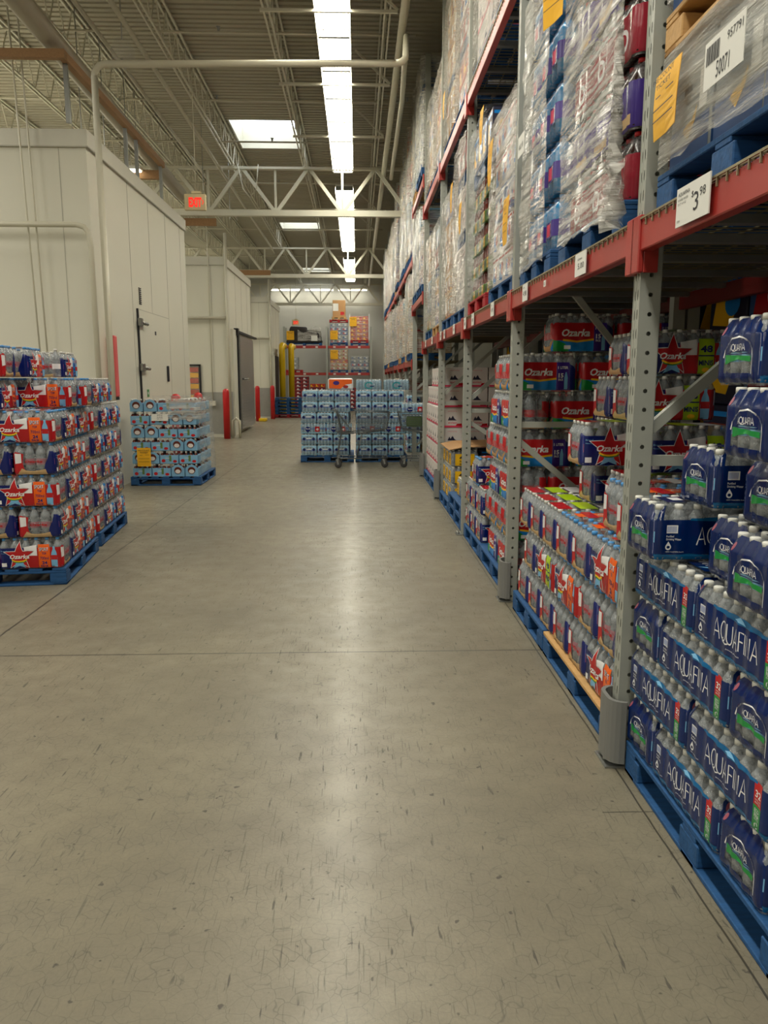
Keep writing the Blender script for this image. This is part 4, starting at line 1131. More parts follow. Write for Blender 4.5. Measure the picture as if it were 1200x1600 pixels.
# --- blue-wrapped pack with white lettering
SA = PackShape(8, 4, .0331, .194, .142)
def aqua_prints():
    P = []
    L, W = SA.L, SA.W
    for f in 'FB':
        P += [(f, rect2d(0, .026, L, .146), 'aqua_navy', 0)]
        P += [(f, poly2d([(0, .008)] + [(L, .008)] + [(L - L * k / 16, .027 + .003 * math.sin(k * 1.7)) for k in range(17)]), 'aqua_teal', 0)]
        P += [(f, poly2d([(0, .144), (.035, .144), (.03, .19), (0, .192)]), 'aqua_navy', 0)]
        P += [(f, poly2d([(.13, .144), (.30, .138), (.46, .144), (.46, .15), (.3, .158), (.13, .15)]), 'aqua_teal', 1)]
        P += [(f, rect2d(.05, .1, .088, .128), 'print_white', 1)]
        P += [(f, rect2d(.053 + .004 * k, .104, .0545 + .004 * k, .124), 'bottle_label', 2) for k in range(8)]
        P += [(f, text_in('Purified', .05, .076, .086, .007, bold=.01), 'print_white', 1), (f, text_in('Drinking Water', .05, .1, .076, .007, bold=.01), 'print_white', 1)]
        P += [(f, poly2d([(.058 + .0105 * math.cos(a), .052 + .0105 * math.sin(a)) for a in [PI * .85 + PI * 1.3 * k / 10 for k in range(11)]] + [(.058, .072)]), 'print_white', 1)]
        P += [(f, ell2d(.058, .052, .006, .005, 8), 'aqua_navy', 2)]
        P += [(f, text_in('100% recyclable bottle', .05, .112, .034, .004), 'print_white', 1)]
        P += [(f, strokes('AQUAFINA', .155, .062, .255, .058, .0042), 'print_white', 1)]
        P += [(f, text_in('pure water, perfect taste', .235, .31, .043, .005), 'print_white', 1)]
        P += [(f, poly2d([(.27, .146), (.335, .142), (.30, .158)]), 'print_sky', 2)]
        P += [(f, rect2d(.448, .084, .492, .15), 'print_red', 1), (f, rect2d(.448, .012, .492, .084), 'print_green', 1)]
        P += [(f, text_in('32', .455, .485, .108, .02, bold=.02), 'print_white', 2), (f, text_in('16.9 FL OZ', .455, .485, .098, .005), 'print_white', 2), (f, text_in('BOTTLES', .456, .484, .09, .005), 'print_white', 2)]
        P += [(f, text_in('ECO-', .456, .481, .064, .012, bold=.01), 'print_white', 2), (f, text_in('FINA', .456, .481, .05, .012, bold=.01), 'print_white', 2), (f, text_in('BOTTLE', .457, .48, .043, .005), 'print_white', 2)]
        P += [(f, stroke2d([_arc(.469, .028, .008, .008, .3 + q, 1.7 + q, 4) for q in (0, 2.1, 4.2)], .003), 'print_white', 2)]
    for f in 'LR':
        P += [(f, frame_hole([(0, .008), (W, .008), (W, .15), (W * .86, .19), (W * .1, .19), (0, .15)], arch2d(W * .5, W * .62, .035, .135)), 'aqua_navy', 0)]
        a = arch2d(W * .5, W * .64, .032, .138)[1:]
        P += [(f, stroke2d([a], .0045), 'print_white', 1)]
        P += [(f, frame_hole(arch2d(W * .5, W * .6, .088, .134), [(W * .5 + .06 * math.cos(q), .093 + .003 * math.sin(q)) for q in [2 * PI * k / 8 for k in range(8)]]), 'aqua_navy', 1)]
        P += [(f, strokes('AQUAFINA', W * .33, .099, W * .34, .018, .0022), 'print_white', 2)]
        P += [(f, poly2d([(W * .22, .088), (W * .78, .082), (W * .78, .066), (W * .5, .074), (W * .22, .06)]), 'print_green', 1)]
        P += [(f, poly2d([(W * .25, .008), (W * .75, .008), (W * .75, .035), (W * .6, .028), (W * .25, .04)]), 'aqua_navy', 1)]
        P += [(f, ell2d(W * .12, .158, .008, .013), 'bottle_label_red', 1)]
    return P
tp = [(rect2d(-.19, -.062, .19, .062), 'aqua_navy', 0), (strokes('AQUAFINA', -.1, -.025, .22, .05, .005), 'print_white', 2), (rect2d(-.16, -.03, -.12, .03), 'print_white', 2), (poly2d([(.13, -.06), (.17, -.02), (.15, .03)]), 'print_sky', 2)]
aqua = make_pack('water_pack', '', 'water pack', SA, wrap_mesh(SA, aqua_prints(), 'clear_film', top_prints=tp), 'water_plastic', 'cap_white', 'print_sky', True, perim(SA))

# --- star-print packs
def star_prints(S, band, bandtext, number, zt=None):
    P = []; L, W, T = S.L, S.W, zt or S.zs
    for f in 'FB':
        P += [(f, rect2d(0, .006, L * .40, T), 'navy', 0), (f, rect2d(L * .40, .006, L, T), 'print_red', 0)]
        P += [(f, poly2d([(L * .42, T * .62), (L * .60, T * .62), (L * .60, T + .02), (L * .40, T + .004)]), 'print_white', 1)]
        P += [(f, star2d(L * .32, T * .62, T * .72, T * .30), 'print_white', 1), (f, star2d(L * .32, T * .62, T * .66, T * .27), 'print_red', 2)]
        P += [(f, poly2d([(L * .22, .008), (L * .27, T * .33), (L * .37, T * .33), (L * .42, .008), (L * .32, T * .16)]), 'print_sky', 3)]
        P += [(f, ell2d(L * .32, T * .56, L * .135, T * .17), 'print_red', 3)]
        P += [(f, stroke2d([_arc(L * .32, T * .50, L * .12, T * .14, PI * 1.08, PI * 1.92, 8)], T * .06), 'print_yellow', 4)]
        P += [(f, stroke2d([_arc(L * .32, T * .455, L * .12, T * .14, PI * 1.15, PI * 1.85, 8)], T * .04), 'print_green', 4)]
        P += [(f, text_in('Ozarka', L * .175, L * .475, T * .5, T * .2, shear=.25, bold=.025), 'print_white', 5)]
        P += [(f, rect2d(.02, .022, .055, .05), 'print_white', 1), (f, text_in('Brand', .02, .06, T * .84, .009), 'print_sky', 1), (f, text_in('Natural Spring Water', .02, .1, T * .74, .007), 'print_sky', 1)]
        b0, b1 = L * .62, L * .80
        P += [(f, rect2d(b0, .006, b1, T + .022), band, 2)]
        if number == '24':
            P += [(f, text_in(bandtext, b0 + .008, b1 - .008, T * .82, T * .17, bold=.03), 'navy', 3), (f, text_in(bandtext, b0 + .006, b1 - .01, T * .83, T * .17, bold=.005), 'print_white', 4)]
            P += [(f, text_in('TOP', b0 + .025, b1 - .025, T * .66, T * .1, bold=.03), 'navy', 3), (f, text_in('700ml', b0 + .01, b1 - .01, T * .42, T * .14, bold=.01), 'navy', 3)]
            P += [(f, text_in('24', b0 + .022, b1 - .022, T * .2, T * .14, bold=.04), 'navy', 3), (f, text_in('PACK', b0 + .014, b1 - .014, T * .07, T * .09, bold=.04), 'navy', 3)]
        else:
            P += [(f, text_in(number, b0 + .01, b1 - .01, T * .72, T * .2, bold=.04), 'navy', 3), (f, rect2d(b0, T * .58, b1, T * .62), 'navy', 3), (f, text_in(bandtext, b0 + .004, b1 - .004, T * .3, T * .16, bold=.03), 'navy', 3), (f, ell2d((b0 + b1) / 2, T * .15, .02, .012), 'print_yellow', 3)]
        c = L * .865
        P += [(f, poly2d([(c - .022, .01), (c + .022, .01), (c + .024, T * .5), (c + .018, T * .75), (c + .008, T * .9), (c + .008, T + .005), (c - .008, T + .005), (c - .008, T * .9), (c - .018, T * .75), (c - .024, T * .5)]), 'print_sky', 3), (f, rect2d(c - .023, T * .4, c + .023, T * .62), 'print_red', 4)]
    for f in 'LR':
        P += [(f, poly2d([(0, .006), (W * .34, .006), (W * .25, T * .3), (W * .22, T * .6), (W * .26, T * .95), (W * .06, T + .01), (0, T)]), 'print_red', 0)]
        P += [(f, poly2d([(W * .62, .006), (W, .006), (W, T + .01), (W * .86, T + .014), (W * .80, T * .72), (W * .74, T * .5), (W * .72, T * .28)]), 'navy', 1)]
        P += [(f, poly2d([(W * .02, T * .5), (W * .2, T * .55), (W * .2, T * .96), (W * .02, T * .98)]), 'print_white', 1)]
        P += [(f, poly2d([(W * .1, .004), (W * .78, .004), (W * .74, T * .26), (W * .6, T * .2), (W * .45, T * .17), (W * .3, T * .2), (W * .2, T * .3)]), 'cardboard_pale', 2)]
        P += [(f, text_in('Ozarka', W * .28, W * .68, T * .56, T * .1, shear=.25, bold=.03), 'print_red', 1)]
    return P
S7 = PackShape(6, 4, .0383, .231, .163)
tps = lambda m: [(rect2d(-.16, -.05, .16, .05), m, 0), (rect2d(-.12, -.09, -.06, .09), 'print_red', 1), (rect2d(.02, -.09, .09, .09), 'print_white', 1), (text_in('Ozarka', -.05, .09, -.02, .04, shear=.2, bold=.02), 'print_white', 2)]
star_o = make_pack('water_pack', '', 'water pack', S7, wrap_mesh(S7, star_prints(S7, 'print_orange', 'SPORT', '24'), 'clear_film', top_prints=tps('print_orange')), 'water_plastic', 'cap_blue', 'bottle_label_red', True, perim(S7))
star_b = make_pack('water_pack', '', 'water pack', S7, wrap_mesh(S7, star_prints(S7, 'print_blue', 'POP', '24'), 'clear_film'), 'water_plastic', 'cap_white', 'bottle_label_red', False, perim(S7))
star_l = make_pack('water_pack', '', 'water pack', S7, wrap_mesh(S7, star_prints(S7, 'print_lime', 'MINIS', '48'), 'clear_film', top_prints=[(rect2d(-.2, -.12, -.12, .12), 'print_red', 0), (rect2d(-.08, -.12, .02, .12), 'print_lime', 0), (rect2d(.04, -.12, .14, .12), 'print_white', 0), (rect2d(.15, -.12, .2, .12), 'print_red', 0)]), 'water_plastic', 'cap_white', 'bottle_label_red', True, perim(S7))
# --- red-panel one-litre packs
S1 = PackShape(5, 3, .0447, .26, .185)
def litre_prints(S):
    P = []; L, W, T = S.L, S.W, S.zs
    for f in 'FB':
        P += [(f, rect2d(0, T * .42, L * .66, T + .012), 'print_red', 0), (f, poly2d([(0, .006), (L * .66, .006), (L * .66, T * .42), (0, T * .42)]), 'print_blue', 0)]
        P += [(f, poly2d([(0, .006), (L * .28, .006), (L * .22, T * .3), (L * .12, T * .4), (0, T * .45)]), 'print_green', 1)]
        P += [(f, stroke2d([[(L * .18, T * .44), (L * .4, T * .38), (L * .66, T * .46)]], T * .07), 'print_yellow', 1)]
        P += [(f, text_in('Ozarka', L * .16, L * .6, T * .58, T * .26, shear=.25, bold=.03), 'print_white', 2)]
        P += [(f, rect2d(L * .2, .02, L * .3, .045), 'print_white', 2)]
        P += [(f, rect2d(L * .66, .006, L * .86, T + .012), 'print_purple', 0), (f, text_in('1 LITER', L * .68, L * .84, T * .82, T * .1, bold=.03), 'print_white', 1), (f, text_in('15', L * .69, L * .77, T * .5, T * .16, bold=.04), 'print_white', 1), (f, text_in('PACK', L * .69, L * .77, T * .38, T * .08, bold=.03), 'print_white', 1)]
        c = L * .81
        P += [(f, poly2d([(c - .012, .012), (c + .012, .012), (c + .012, T * .5), (c + .004, T * .7), (c - .004, T * .7), (c - .012, T * .5)]), 'print_sky', 1)]
        P += [(f, poly2d([(L * .86, .006), (L, .006), (L, T * .6), (L * .93, T * .9), (L * .86, T)]), 'navy', 0)]
    for f in 'LR':
        P += [(f, poly2d([(0, T * .5), (W * .22, T * .75), (W * .22, T + .01), (0, T + .012)]), 'print_red', 0), (f, poly2d([(W * .78, T * .75), (W, T * .5), (W, T + .012), (W * .78, T + .01)]), 'print_red', 0)]
        P += [(f, poly2d([(0, .006), (W, .006), (W, T * .5), (W * .75, T * .22), (W * .25, T * .22), (0, T * .5)]), 'cardboard', 0)]
        P += [(f, poly2d([(0, .006), (W * .22, .006), (W * .12, T * .35), (0, T * .5)]), 'print_green', 1), (f, poly2d([(W * .86, .006), (W, .006), (W, T * .5)]), 'print_blue', 1)]
    return P
litre = make_pack('water_pack', '', 'water pack', S1, wrap_mesh(S1, litre_prints(S1), 'clear_film'), 'water_plastic', 'cap_white', 'print_red', False, perim(S1))
# --- pale blue packs and yellow packs
SP = PackShape(8, 5, .0297, .197, .16, topin=.4)
def life_prints(S):
    P = []; L, W, T = S.L, S.W, S.zs
    for f in 'FB':
        P += [(f, poly2d([(0, .004), (L, .004), (L, .03), (0, .03)]), 'life_frame', 0)]
        P += [(f, poly2d([(L * .28 + .05 * math.cos(a), T * .55 + .045 * math.sin(a)) for a in [PI * -.2 + PI * 1.4 * k / 10 for k in range(11)]] + [(L * .28, T * .1)]), 'navy', 1)]
        P += [(f, text_in('Pure Life', L * .2, L * .37, T * .52, .022, bold=.03, shear=.2), 'print_white', 2)]
        P += [(f, rect2d(L * .56, T * .25, L * .74, T * .85), 'print_red', 1), (f, text_in('40', L * .6, L * .7, T * .4, .04, bold=.04), 'print_white', 2)]
    for f in 'LR':
        P += [(f, frame_hole([(0, .004), (W, .004), (W, T + .02), (0, T + .02)], arch2d(W * .5, W * .88, .012, T * 1.04)), 'life_frame', 0)]
        P += [(f, ell2d(W * .2, T * .66, .024, .026), 'navy', 1), (f, ell2d(W * .8, T * .66, .024, .026), 'navy', 1), (f, rect2d(W * .34, T * .66, W * .66, T * .76), 'print_white', 1), (f, rect2d(W * .0, T * .3, W * .05, T * .7), 'print_red', 1)]
    return P
life = make_pack('water_pack', '', 'water pack', SP, wrap_mesh(SP, life_prints(SP), 'blue_film', base='blue_film'), 'water_blue', 'cap_white', 'bottle_label', False, perim(SP))
def teal_prints(S):
    P = []; L, W, T = S.L, S.W, S.zs
    for f in 'FBLR':
        c = (L if f in 'FB' else W) * .5
        P += [(f, stroke2d([_arc(c, T * .55, .07, .055, .5, PI * 2 - .5, 12)], .022), 'print_teal', 1), (f, rect2d(c + .02, T * .4, c + .1, T * .5), 'navy', 1)]
    return P
tealp = make_pack('water_pack', '', 'water pack', SP, wrap_mesh(SP, teal_prints(SP), 'blue_film', base='blue_film'), 'water_blue', 'cap_white', None, False, perim(SP))
SY = PackShape(5, 4, .032, .197, .15)
def yel_prints(S):
    P = []
    for f, n in (('F', S.L), ('B', S.L), ('L', S.W), ('R', S.W)):
        P += [(f, poly2d([(n * .15, .012), (n * .85, .012), (n * .85, S.zs), (n * .15, S.zs)]), 'print_yellow', 0), (f, text_in('40', n * .3, n * .6, S.zs * .55, .05, bold=.04), 'ink', 1), (f, text_in('PACK', n * .32, n * .58, S.zs * .36, .018, bold=.03), 'ink', 1), (f, rect2d(n * .3, S.zs * .18, n * .62, S.zs * .24), 'ink', 1)]
    return P
yel = make_pack('drink_pack', '', 'drink pack', SY, wrap_mesh(SY, yel_prints(SY), 'clear_film'), 'water_plastic', 'cap_white', None, False, perim(SY))
# --- large juice packs (shelf load next to the nearest post)
SJ = PackShape(4, 3, .0495, .267, .18)
def juice_prints(S, m, oval):
    P = []
    for f, n in (('F', S.L), ('B', S.L), ('L', S.W), ('R', S.W)):
        P += [(f, rect2d(0, .008, n, S.zs), m, 0)]
        if oval: P += [(f, ell2d(n * .5, S.zs * .5, n * .17, .045), 'print_white', 1), (f, ell2d(n * .5, S.zs * .5, n * .1, .028), m, 2)]
        else: P += [(f, rect2d(n * .3, .02, n * .9, .06), 'cardboard_pale', 1)]
    return P
jr = make_pack('juice_pack', '', 'juice pack', SJ, wrap_mesh(SJ, juice_prints(SJ, 'juice_red', True), 'clear_film'), 'drink_dark', 'bollard_red', None, False, perim(SJ))
jp = make_pack('juice_pack', '', 'juice pack', SJ, wrap_mesh(SJ, juice_prints(SJ, 'print_purple', False), 'clear_film'), 'drink_dark', 'bollard_red', None, False, perim(SJ))
SB = PackShape(3, 2, .0577, .297, .22)
def blue_prints(S):
    P = []
    for f, n in (('F', S.L), ('B', S.L), ('L', S.W), ('R', S.W)):
        P += [(f, rect2d(0, S.zs * .35, n, S.zs * .75), 'print_purple', 0), (f, rect2d(n * .3, S.zs * .4, n * .55, S.zs * .7), 'print_pink', 1)]
    return P
mat('bottle_cyan', (40, 120, 170), .15, var=.3, scale=20, bump=.3)
jb = make_pack('drink_pack', '', 'drink pack', SB, wrap_mesh(SB, blue_prints(SB), 'clear_film'), 'bottle_cyan', 'print_blue', None, False, perim(SB))
PROTOS = [aqua, star_o, star_b, star_l, litre, life, tealp, yel, jr, jp, jb]

# ------------------------------------------------------------------ blue-wrapped packs, first bay, right
AX = 1.065
pallet(AX + .51, 2.285, 0, 1.02, 1.2, 'pallet_blue', 'dark blue pallet on the floor under the blue-wrapped packs', 0, 'floor pallets on the right')
HA = .2
def A_long(y0, tier, x=AX, txt=''):   # long side to the aisle
    place(aqua, (x + SA.W / 2, y0 - SA.L / 2, PH + HA * tier), -PI / 2, 'blue water pack, long lettered side to aisle, %s layer, %s' % (ORD[tier], txt), 'blue-wrapped packs in the first bay')
def A_end(y0, tier, x=AX, txt=''):
    place(aqua, (x + SA.L / 2, y0 - SA.W / 2, PH + HA * tier), 0, 'blue water pack, arched window end to aisle, %s layer, %s' % (ORD[tier], txt), 'blue-wrapped packs in the first bay')
yA = 2.905
for t_ in (0, 2):
    A_end(yA, t_, txt='beside the nearest post'); A_long(yA - SA.W - .004, t_, txt='middle of the stack'); A_end(yA - SA.W - SA.L - .008, t_, txt='toward the camera')
    A_long(yA - .0, t_, x=AX + SA.L + .01, txt='rear row, far half'); A_long(yA - SA.L - .01, t_, x=AX + SA.L + .01, txt='rear row, near half')
for t_ in (1, 3):
    A_long(yA, t_, txt='beside the nearest post'); A_long(yA - SA.L - .005, t_, txt='toward the camera')
    A_end(yA, t_, x=AX + SA.W + .006, txt='rear, beside the post'); A_end(yA - SA.W - .01, t_, x=AX + SA.W + .006, txt='rear, second from post'); A_end(yA - 2 * SA.W - .02, t_, x=AX + SA.W + .006, txt='rear, third from post'); A_end(yA - 3 * SA.W - .03, t_, x=AX + SA.W + .006, txt='rear, nearest the camera')
def A_at(x, y, tier, txt, rz=0): place(aqua, (x + SA.L / 2, y + SA.W / 2, PH + HA * tier), rz, 'blue water pack, %s layer, %s' % (ORD[tier], txt), 'blue-wrapped packs in the first bay')
A_at(1.0, 2.57, 4, 'alone with lettering toward the camera, over the post foot')
A_at(1.54, 2.57, 4, 'inner side, behind the lone lettered one')
A_at(1.12, 2.16, 4, 'second row, lettering toward the camera'); A_at(1.66, 2.16, 4, 'second row, inner side')
A_at(1.045, 1.875, 4, 'nearest the aisle edge, end window showing')
A_at(1.13, 2.43, 5, 'end window and lettering both showing', 0.0); A_at(1.14, 2.0, 5, 'set back under the overhanging one')
A_at(1.035, 1.93, 6, 'overhanging the aisle, end window showing'); A_at(1.35, 2.20, 6, 'behind the overhanging one')
A_at(1.09, 2.12, 7, 'topmost at the right edge')
# part of the next pallet at the right edge: green and blue bag
mb = MB(); 
vs = []; n = 12
for j in range(9):
    for i in range(n):
        a = 2 * PI * i / n; t_ = j / 8; r = .13 * math.sin(PI * (0.08 + .86 * t_)) ** .6
        vs.append((r * math.cos(a) * .9, r * math.sin(a), .005 + .29 * t_))
fs = [(j * n + i, j * n + (i + 1) % n, (j + 1) * n + (i + 1) % n, (j + 1) * n + i) for j in range(8) for i in range(n)] + [tuple(range(n))[::-1], tuple(8 * n + i for i in range(n))]
t = thing('drink_bag', 'bright green and blue bag of goods at the bottom right corner', 'bag', (1.125, 1.545, .13))
g = MB(); g.add(vs, fs, 'aqua_navy', True); obj('bag', g, t)
g = MB(); v2 = [(v[0] * 1.02, v[1] * 1.02, v[2]) for v in vs]; g.add(v2, [f for k, f in enumerate(fs[:-2]) if 2 * n <= k < 7 * n and (k % n) in (4, 5, 6, 7, 8)], 'print_green', True); obj('label_panel', g, t)
pallet(1.57, 1.18, 0, 1.02, 1.0, 'pallet_red', 'red pallet on the floor at the bottom right corner', 0, 'floor pallets on the right')

# ------------------------------------------------------------------ star-print packs, second bay, right
H7 = .24
def S_long(pr, x, y0, z, lab, grp='star-print packs in the second bay'):      # long side to aisle, y0 = far edge
    place(pr, (x + S7.W / 2, y0 - S7.L / 2, z), -PI / 2, lab, grp)
def S_end(pr, x, y0, z, lab, grp='star-print packs in the second bay'):
    place(pr, (x + S7.L / 2, y0 - S7.W / 2, z), 0, lab, grp)
pallet(AX + .5, 3.66, 0, 1.02, 1.18, 'pallet_blue', 'blue pallet with a pale lip under the orange-banded packs', 0, 'floor pallets on the right', deckm='pallet_wood')
pallet(AX + .5, 4.70, 0, 1.02, .86, 'pallet_blue', 'blue pallet between the second rack post and the pale-lipped one', 0, 'floor pallets on the right')
SX = 1.075; names = {'o': 'orange-banded', 'l': 'lime-banded'}
rows = [  # per layer, from the near post away: (kind, orientation)
    'oL oE oE lE lE lE lE', 'oE oE oL lL lE lE lE'.replace('lE lE lE', 'lE lL'), 'oL oE oE lE lE lE lE', 'oE oE lE']
for li, row in enumerate(rows):
    y = 3.06
    for k, c in enumerate(row.split()):
        pr = star_o if c[0] == 'o' else star_l; d = S7.L if c[1] == 'L' else S7.W
        if y + d > 5.3: break
        lab = '%s star-print water pack, %s layer, %s from the nearest post, %s to aisle' % (names[c[0]], ORD[li], ORDN[k], 'star side' if c[1] == 'L' else 'open end')
        xx = SX + (.0 if li < 3 else (.06 if k == 0 else .1))
        if li == 3:
            if k == 2: break
        (S_long if c[1] == 'L' else S_end)(pr, xx, y + d, PH + H7 * li, lab)
        y += d + .009
# second row in depth, higher towards the back
def back(pr, x, y, tier, txt, rz=0): place(pr, (x + S7.L / 2, y + S7.W / 2, PH + H7 * tier), rz, '%s star-print water pack, %s layer, %s' % ('lime-banded' if pr is star_l else 'orange-banded', ORD[tier], txt), 'star-print packs in the second bay')
for k in range(6):
    y = 3.08 + k * (S7.W + .01)
    back(star_l if k > 1 else star_o, 1.55, y, 2, 'second row in, %s from the nearest post' % ORDN[k])
back(star_l, 1.32, 4.3, 3, 'star side and clear end both showing, far left')
back(star_l, 1.29, 3.72, 3, 'star side toward camera, behind the blue-capped one')
back(star_o, 1.66, 3.1, 3, 'just behind the nearest post, blue caps showing')
back(star_o, 1.77, 3.45, 3, 'inner side behind the nearest post')
back(star_l, 1.42, 3.75, 4, 'star side to camera, just right of the nearest post')
back(star_l, 1.18, 4.07, 4, 'showing two sides, just left of nearest post')
back(star_l, 1.79, 3.98, 3, 'inner column support for the lime ones above')
back(star_l, 1.42, 4.42, 4, 'rear row, supporting the taller column'); back(star_l, 1.42, 4.42, 5, 'rear row, one above the support')
back(star_l, 1.42, 4.06, 5, 'dim rear column, star side to camera')
back(star_l, 1.50, 4.1, 6, 'topmost of the dim rear column')
back(star_l, 1.50, 4.42, 6, 'rear row beside the topmost one')
# blocks holding up the rear rows where nothing can be seen
for (x, y) in ((1.55, 3.09), (1.55, 3.408), (1.55, 3.726), (1.55, 4.044), (1.55, 4.362), (1.55, 4.68)):
    for tr in (0, 1): back(star_l, x, y, tr, 'inner row at y-position %s' % ORDN[int((y - 3.0) / .3)] if False else 'inner row, %s along from the nearest post' % ORDN[int((y - 3.0) / .31)])

# ------------------------------------------------------------------ one-litre packs and minis, third bay
H1 = .267
pallet(AX + .5, 6.02, 0, 1.02, 1.16, 'pallet_blue', 'blue pallet under the red-panel one-litre packs', 0, 'floor pallets on the right')
pallet(AX + .5, 7.13, 0, 1.02, 1.02, 'pallet_blue', 'blue pallet under the low white-capped packs before the third post', 0, 'floor pallets on the right')
yl = 5.46
for tr in range(7):
    for k in range(4 if tr % 2 else 2):
        d = S1.W if tr % 2 else S1.L
        if tr == 6: break
        y = yl + k * (d + .008); x = 1.08 + (0.01 if tr == 5 else 0)
        if tr == 5 and k == 3: continue
        lab = 'red-panel one-litre water pack, %s layer, %s along the aisle face past the second post' % (ORD[tr], ORDN[k])
        if tr % 2: place(litre, (x + S1.L / 2, y + S1.W / 2, PH + H1 * tr), 0, lab, 'one-litre packs in the third bay')
        else: place(litre, (x + S1.W / 2, y + S1.L / 2, PH + H1 * tr), -PI / 2, lab, 'one-litre packs in the third bay')
    if tr > 0:
        xs = (1.08 + S1.W + .01, 1.08 + S1.W + .01 + S1.L) if tr % 2 == 0 else (1.08 + S1.L + .022,)
        if tr == 6: xs = (1.34, 1.80)
        for q, x in enumerate(xs):
            place(litre, (x + .008 * q + S1.L / 2, yl + S1.W / 2, PH + H1 * tr), 0, 'red-panel one-litre water pack, %s layer, %s inward, lettering to camera' % (ORD[tr], ORDN[q + 1]), 'one-litre packs in the third bay')
for tr in (6,): pass
x6 = [(1.36, 0), (1.82, 0)]
for tr in range(3):
    for k in range(3):
        long_ = (tr + k) % 2 == 0
        if tr == 2 and k != 1: continue
        y = 6.66 + k * .33
        pr = star_l if k != 1 else star_o
        if tr == 2: pr = star_o; y = 6.95
        place(pr, (1.07 + S7.L / 2, y + S7.W / 2, PH + H7 * tr), 0, '%s star-print pack, %s layer, %s along beyond the one-litre packs' % ('lime-banded' if pr is star_l else 'orange-banded', ORD[tr], ORDN[k]), 'star-print packs in the third bay')

# ------------------------------------------------------------------ yellow packs, fourth bay
pallet(AX + .5, 8.42, 0, 1.02, 1.1, 'pallet_blue', 'empty-fronted blue pallet before the yellow packs', 0, 'floor pallets on the right')
pallet(AX + .5, 8.42, .13, 1.02, 1.1, 'pallet_blue', 'upper blue pallet of two stacked before the yellow packs', 0, 'floor pallets on the right')
pallet(AX + .5, 9.5, 0, 1.02, .98, 'pallet_blue', 'blue pallet under the yellow packs', 0, 'floor pallets on the right')
for k in range(3):
    for tr in range(3):
        place(yel, (1.09 + SY.L / 2, 9.04 + k * .3 + SY.W / 2, PH + .203 * tr), 0, 'yellow-labelled pack reading 40, %s layer, %s along' % (ORD[tr], ORDN[k]), 'yellow packs in the fourth bay')
place(yel, (1.12 + SY.L / 2, 8.5 + SY.W / 2, .26), 0, 'yellow-labelled pack reading 40, alone on the two stacked pallets', 'yellow packs in the fourth bay')
mb = MB()
for i in range(8):
    pass
vs = []
for j in range(2):
    for i in range(7): vs.append((1.06 + 1.0 * i / 6, 9.0 + .95 * j, .762 + .02 * math.sin(i * 1.3) * 0 + .004 * i - (.03 if i == 0 else 0)))
vs2 = [(v[0], v[1], v[2] + .008) for v in vs]
mb.add(vs + vs2, [(i + 1, i, 7 + i, 8 + i) for i in range(6)] + [(14 + i, 15 + i, 22 + i, 21 + i) for i in range(6)] + [(i, i + 1, 15 + i, 14 + i) for i in range(6)] + [(8 + i, 7 + i, 21 + i, 22 + i) for i in range(6)] + [(7, 0, 14, 21), (6, 13, 27, 20)], 'cardboard')
tag(obj('cardboard_sheet', mb), 'brown cardboard sheet lying on top of the yellow packs', 'cardboard sheet')
for k in range(3):
    for tr in range(3):
        if k == 0: carton('dark', (1.09 + .33 + .2, 9.04 + .2, PH + .2 * tr), .36, .3, .197, 'dark printed carton right of the yellow packs, %s layer' % ORD[tr], 'dark cartons by the yellow packs')

# ------------------------------------------------------------------ spring-water cartons, fifth bay
for (y, L_) in ((10.74, 1.06), (11.84, 1.08)):
    pallet(AX + .5, y, 0, 1.02, L_, 'pallet_blue', 'blue pallet under the pink-striped white cartons, %s one' % ('near' if y < 11 else 'far'), 0, 'floor pallets on the right')
for tr in range(6):
    for k in range(7):
        y = 10.215 + .155 + k * .315
        if tr == 5 and k > 4: continue
        carton('spring_white', (1.09 + .15 + (.02 if tr > 3 else 0), y, PH + .262 * tr), .29, .31, .26, 'pink-striped white carton, %s layer, %s along the aisle face' % (ORD[tr], ORDN[k]), 'pink-striped white cartons')
    for q in range(3):
        carton('spring_white', (1.09 + .15 + .295 * (q + 1) + (.04 if tr % 2 and tr < 4 else .02 if tr > 3 else 0), 10.215 + .155, PH + .262 * tr), .29, .31, .26, 'pink-striped white carton, %s layer, %s inward from aisle, facing camera' % (ORD[tr], ORDN[q]), 'pink-striped white cartons')

# ------------------------------------------------------------------ left display of star-print packs
def display(C, a, pr, kindname, layers, tall, pname, dn):
    ca, sa = math.cos(a), math.sin(a)
    W2 = lambda x, y: (C[0] + x * ca - y * sa, C[1] + x * sa + y * ca)
    L, W = S7.L + .009, S7.W + .008
    g = 'star-print packs in the left display'
    def put(x, y, tr, rz, txt, p=None):
        X, Y = W2(x, y); place(p or pr, (X, Y, PH + .002 + .238 * tr), a + rz, '%s star-print water pack, %s layer, %s, %s' % (kindname, ORD[tr], txt, dn), g)
    X, Y = W2(-.55, .62); pallet(X, Y, 0, 1.12, 1.22, 'pallet_blue', pname, a, 'floor pallets on the left')
    for tr in layers:
        if tr % 2 == 0:
            if tr != 99:
                put(-L / 2, W / 2, tr, 0, 'star side front, at the aisle corner'); put(-1.5 * L, W / 2, tr, 0, 'star side front, second from the corner')
            put(-W / 2, W + L / 2, tr, PI / 2, 'aisle side, middle'); put(-W / 2, W + 1.5 * L, tr, PI / 2, 'aisle side, far end')
        else:
            put(-W / 2, L / 2, tr, PI / 2, 'open end front, at the aisle corner'); put(-1.5 * W, L / 2, tr, PI / 2, 'open end front, second from the corner'); put(-2.5 * W, L / 2, tr, PI / 2, 'open end front, third from the corner')
            put(-W / 2, 1.5 * L, tr, PI / 2, 'aisle side, middle'); put(-L / 2, 2 * L + W / 2, tr, 0, 'aisle side, far end')
    return put, L, W
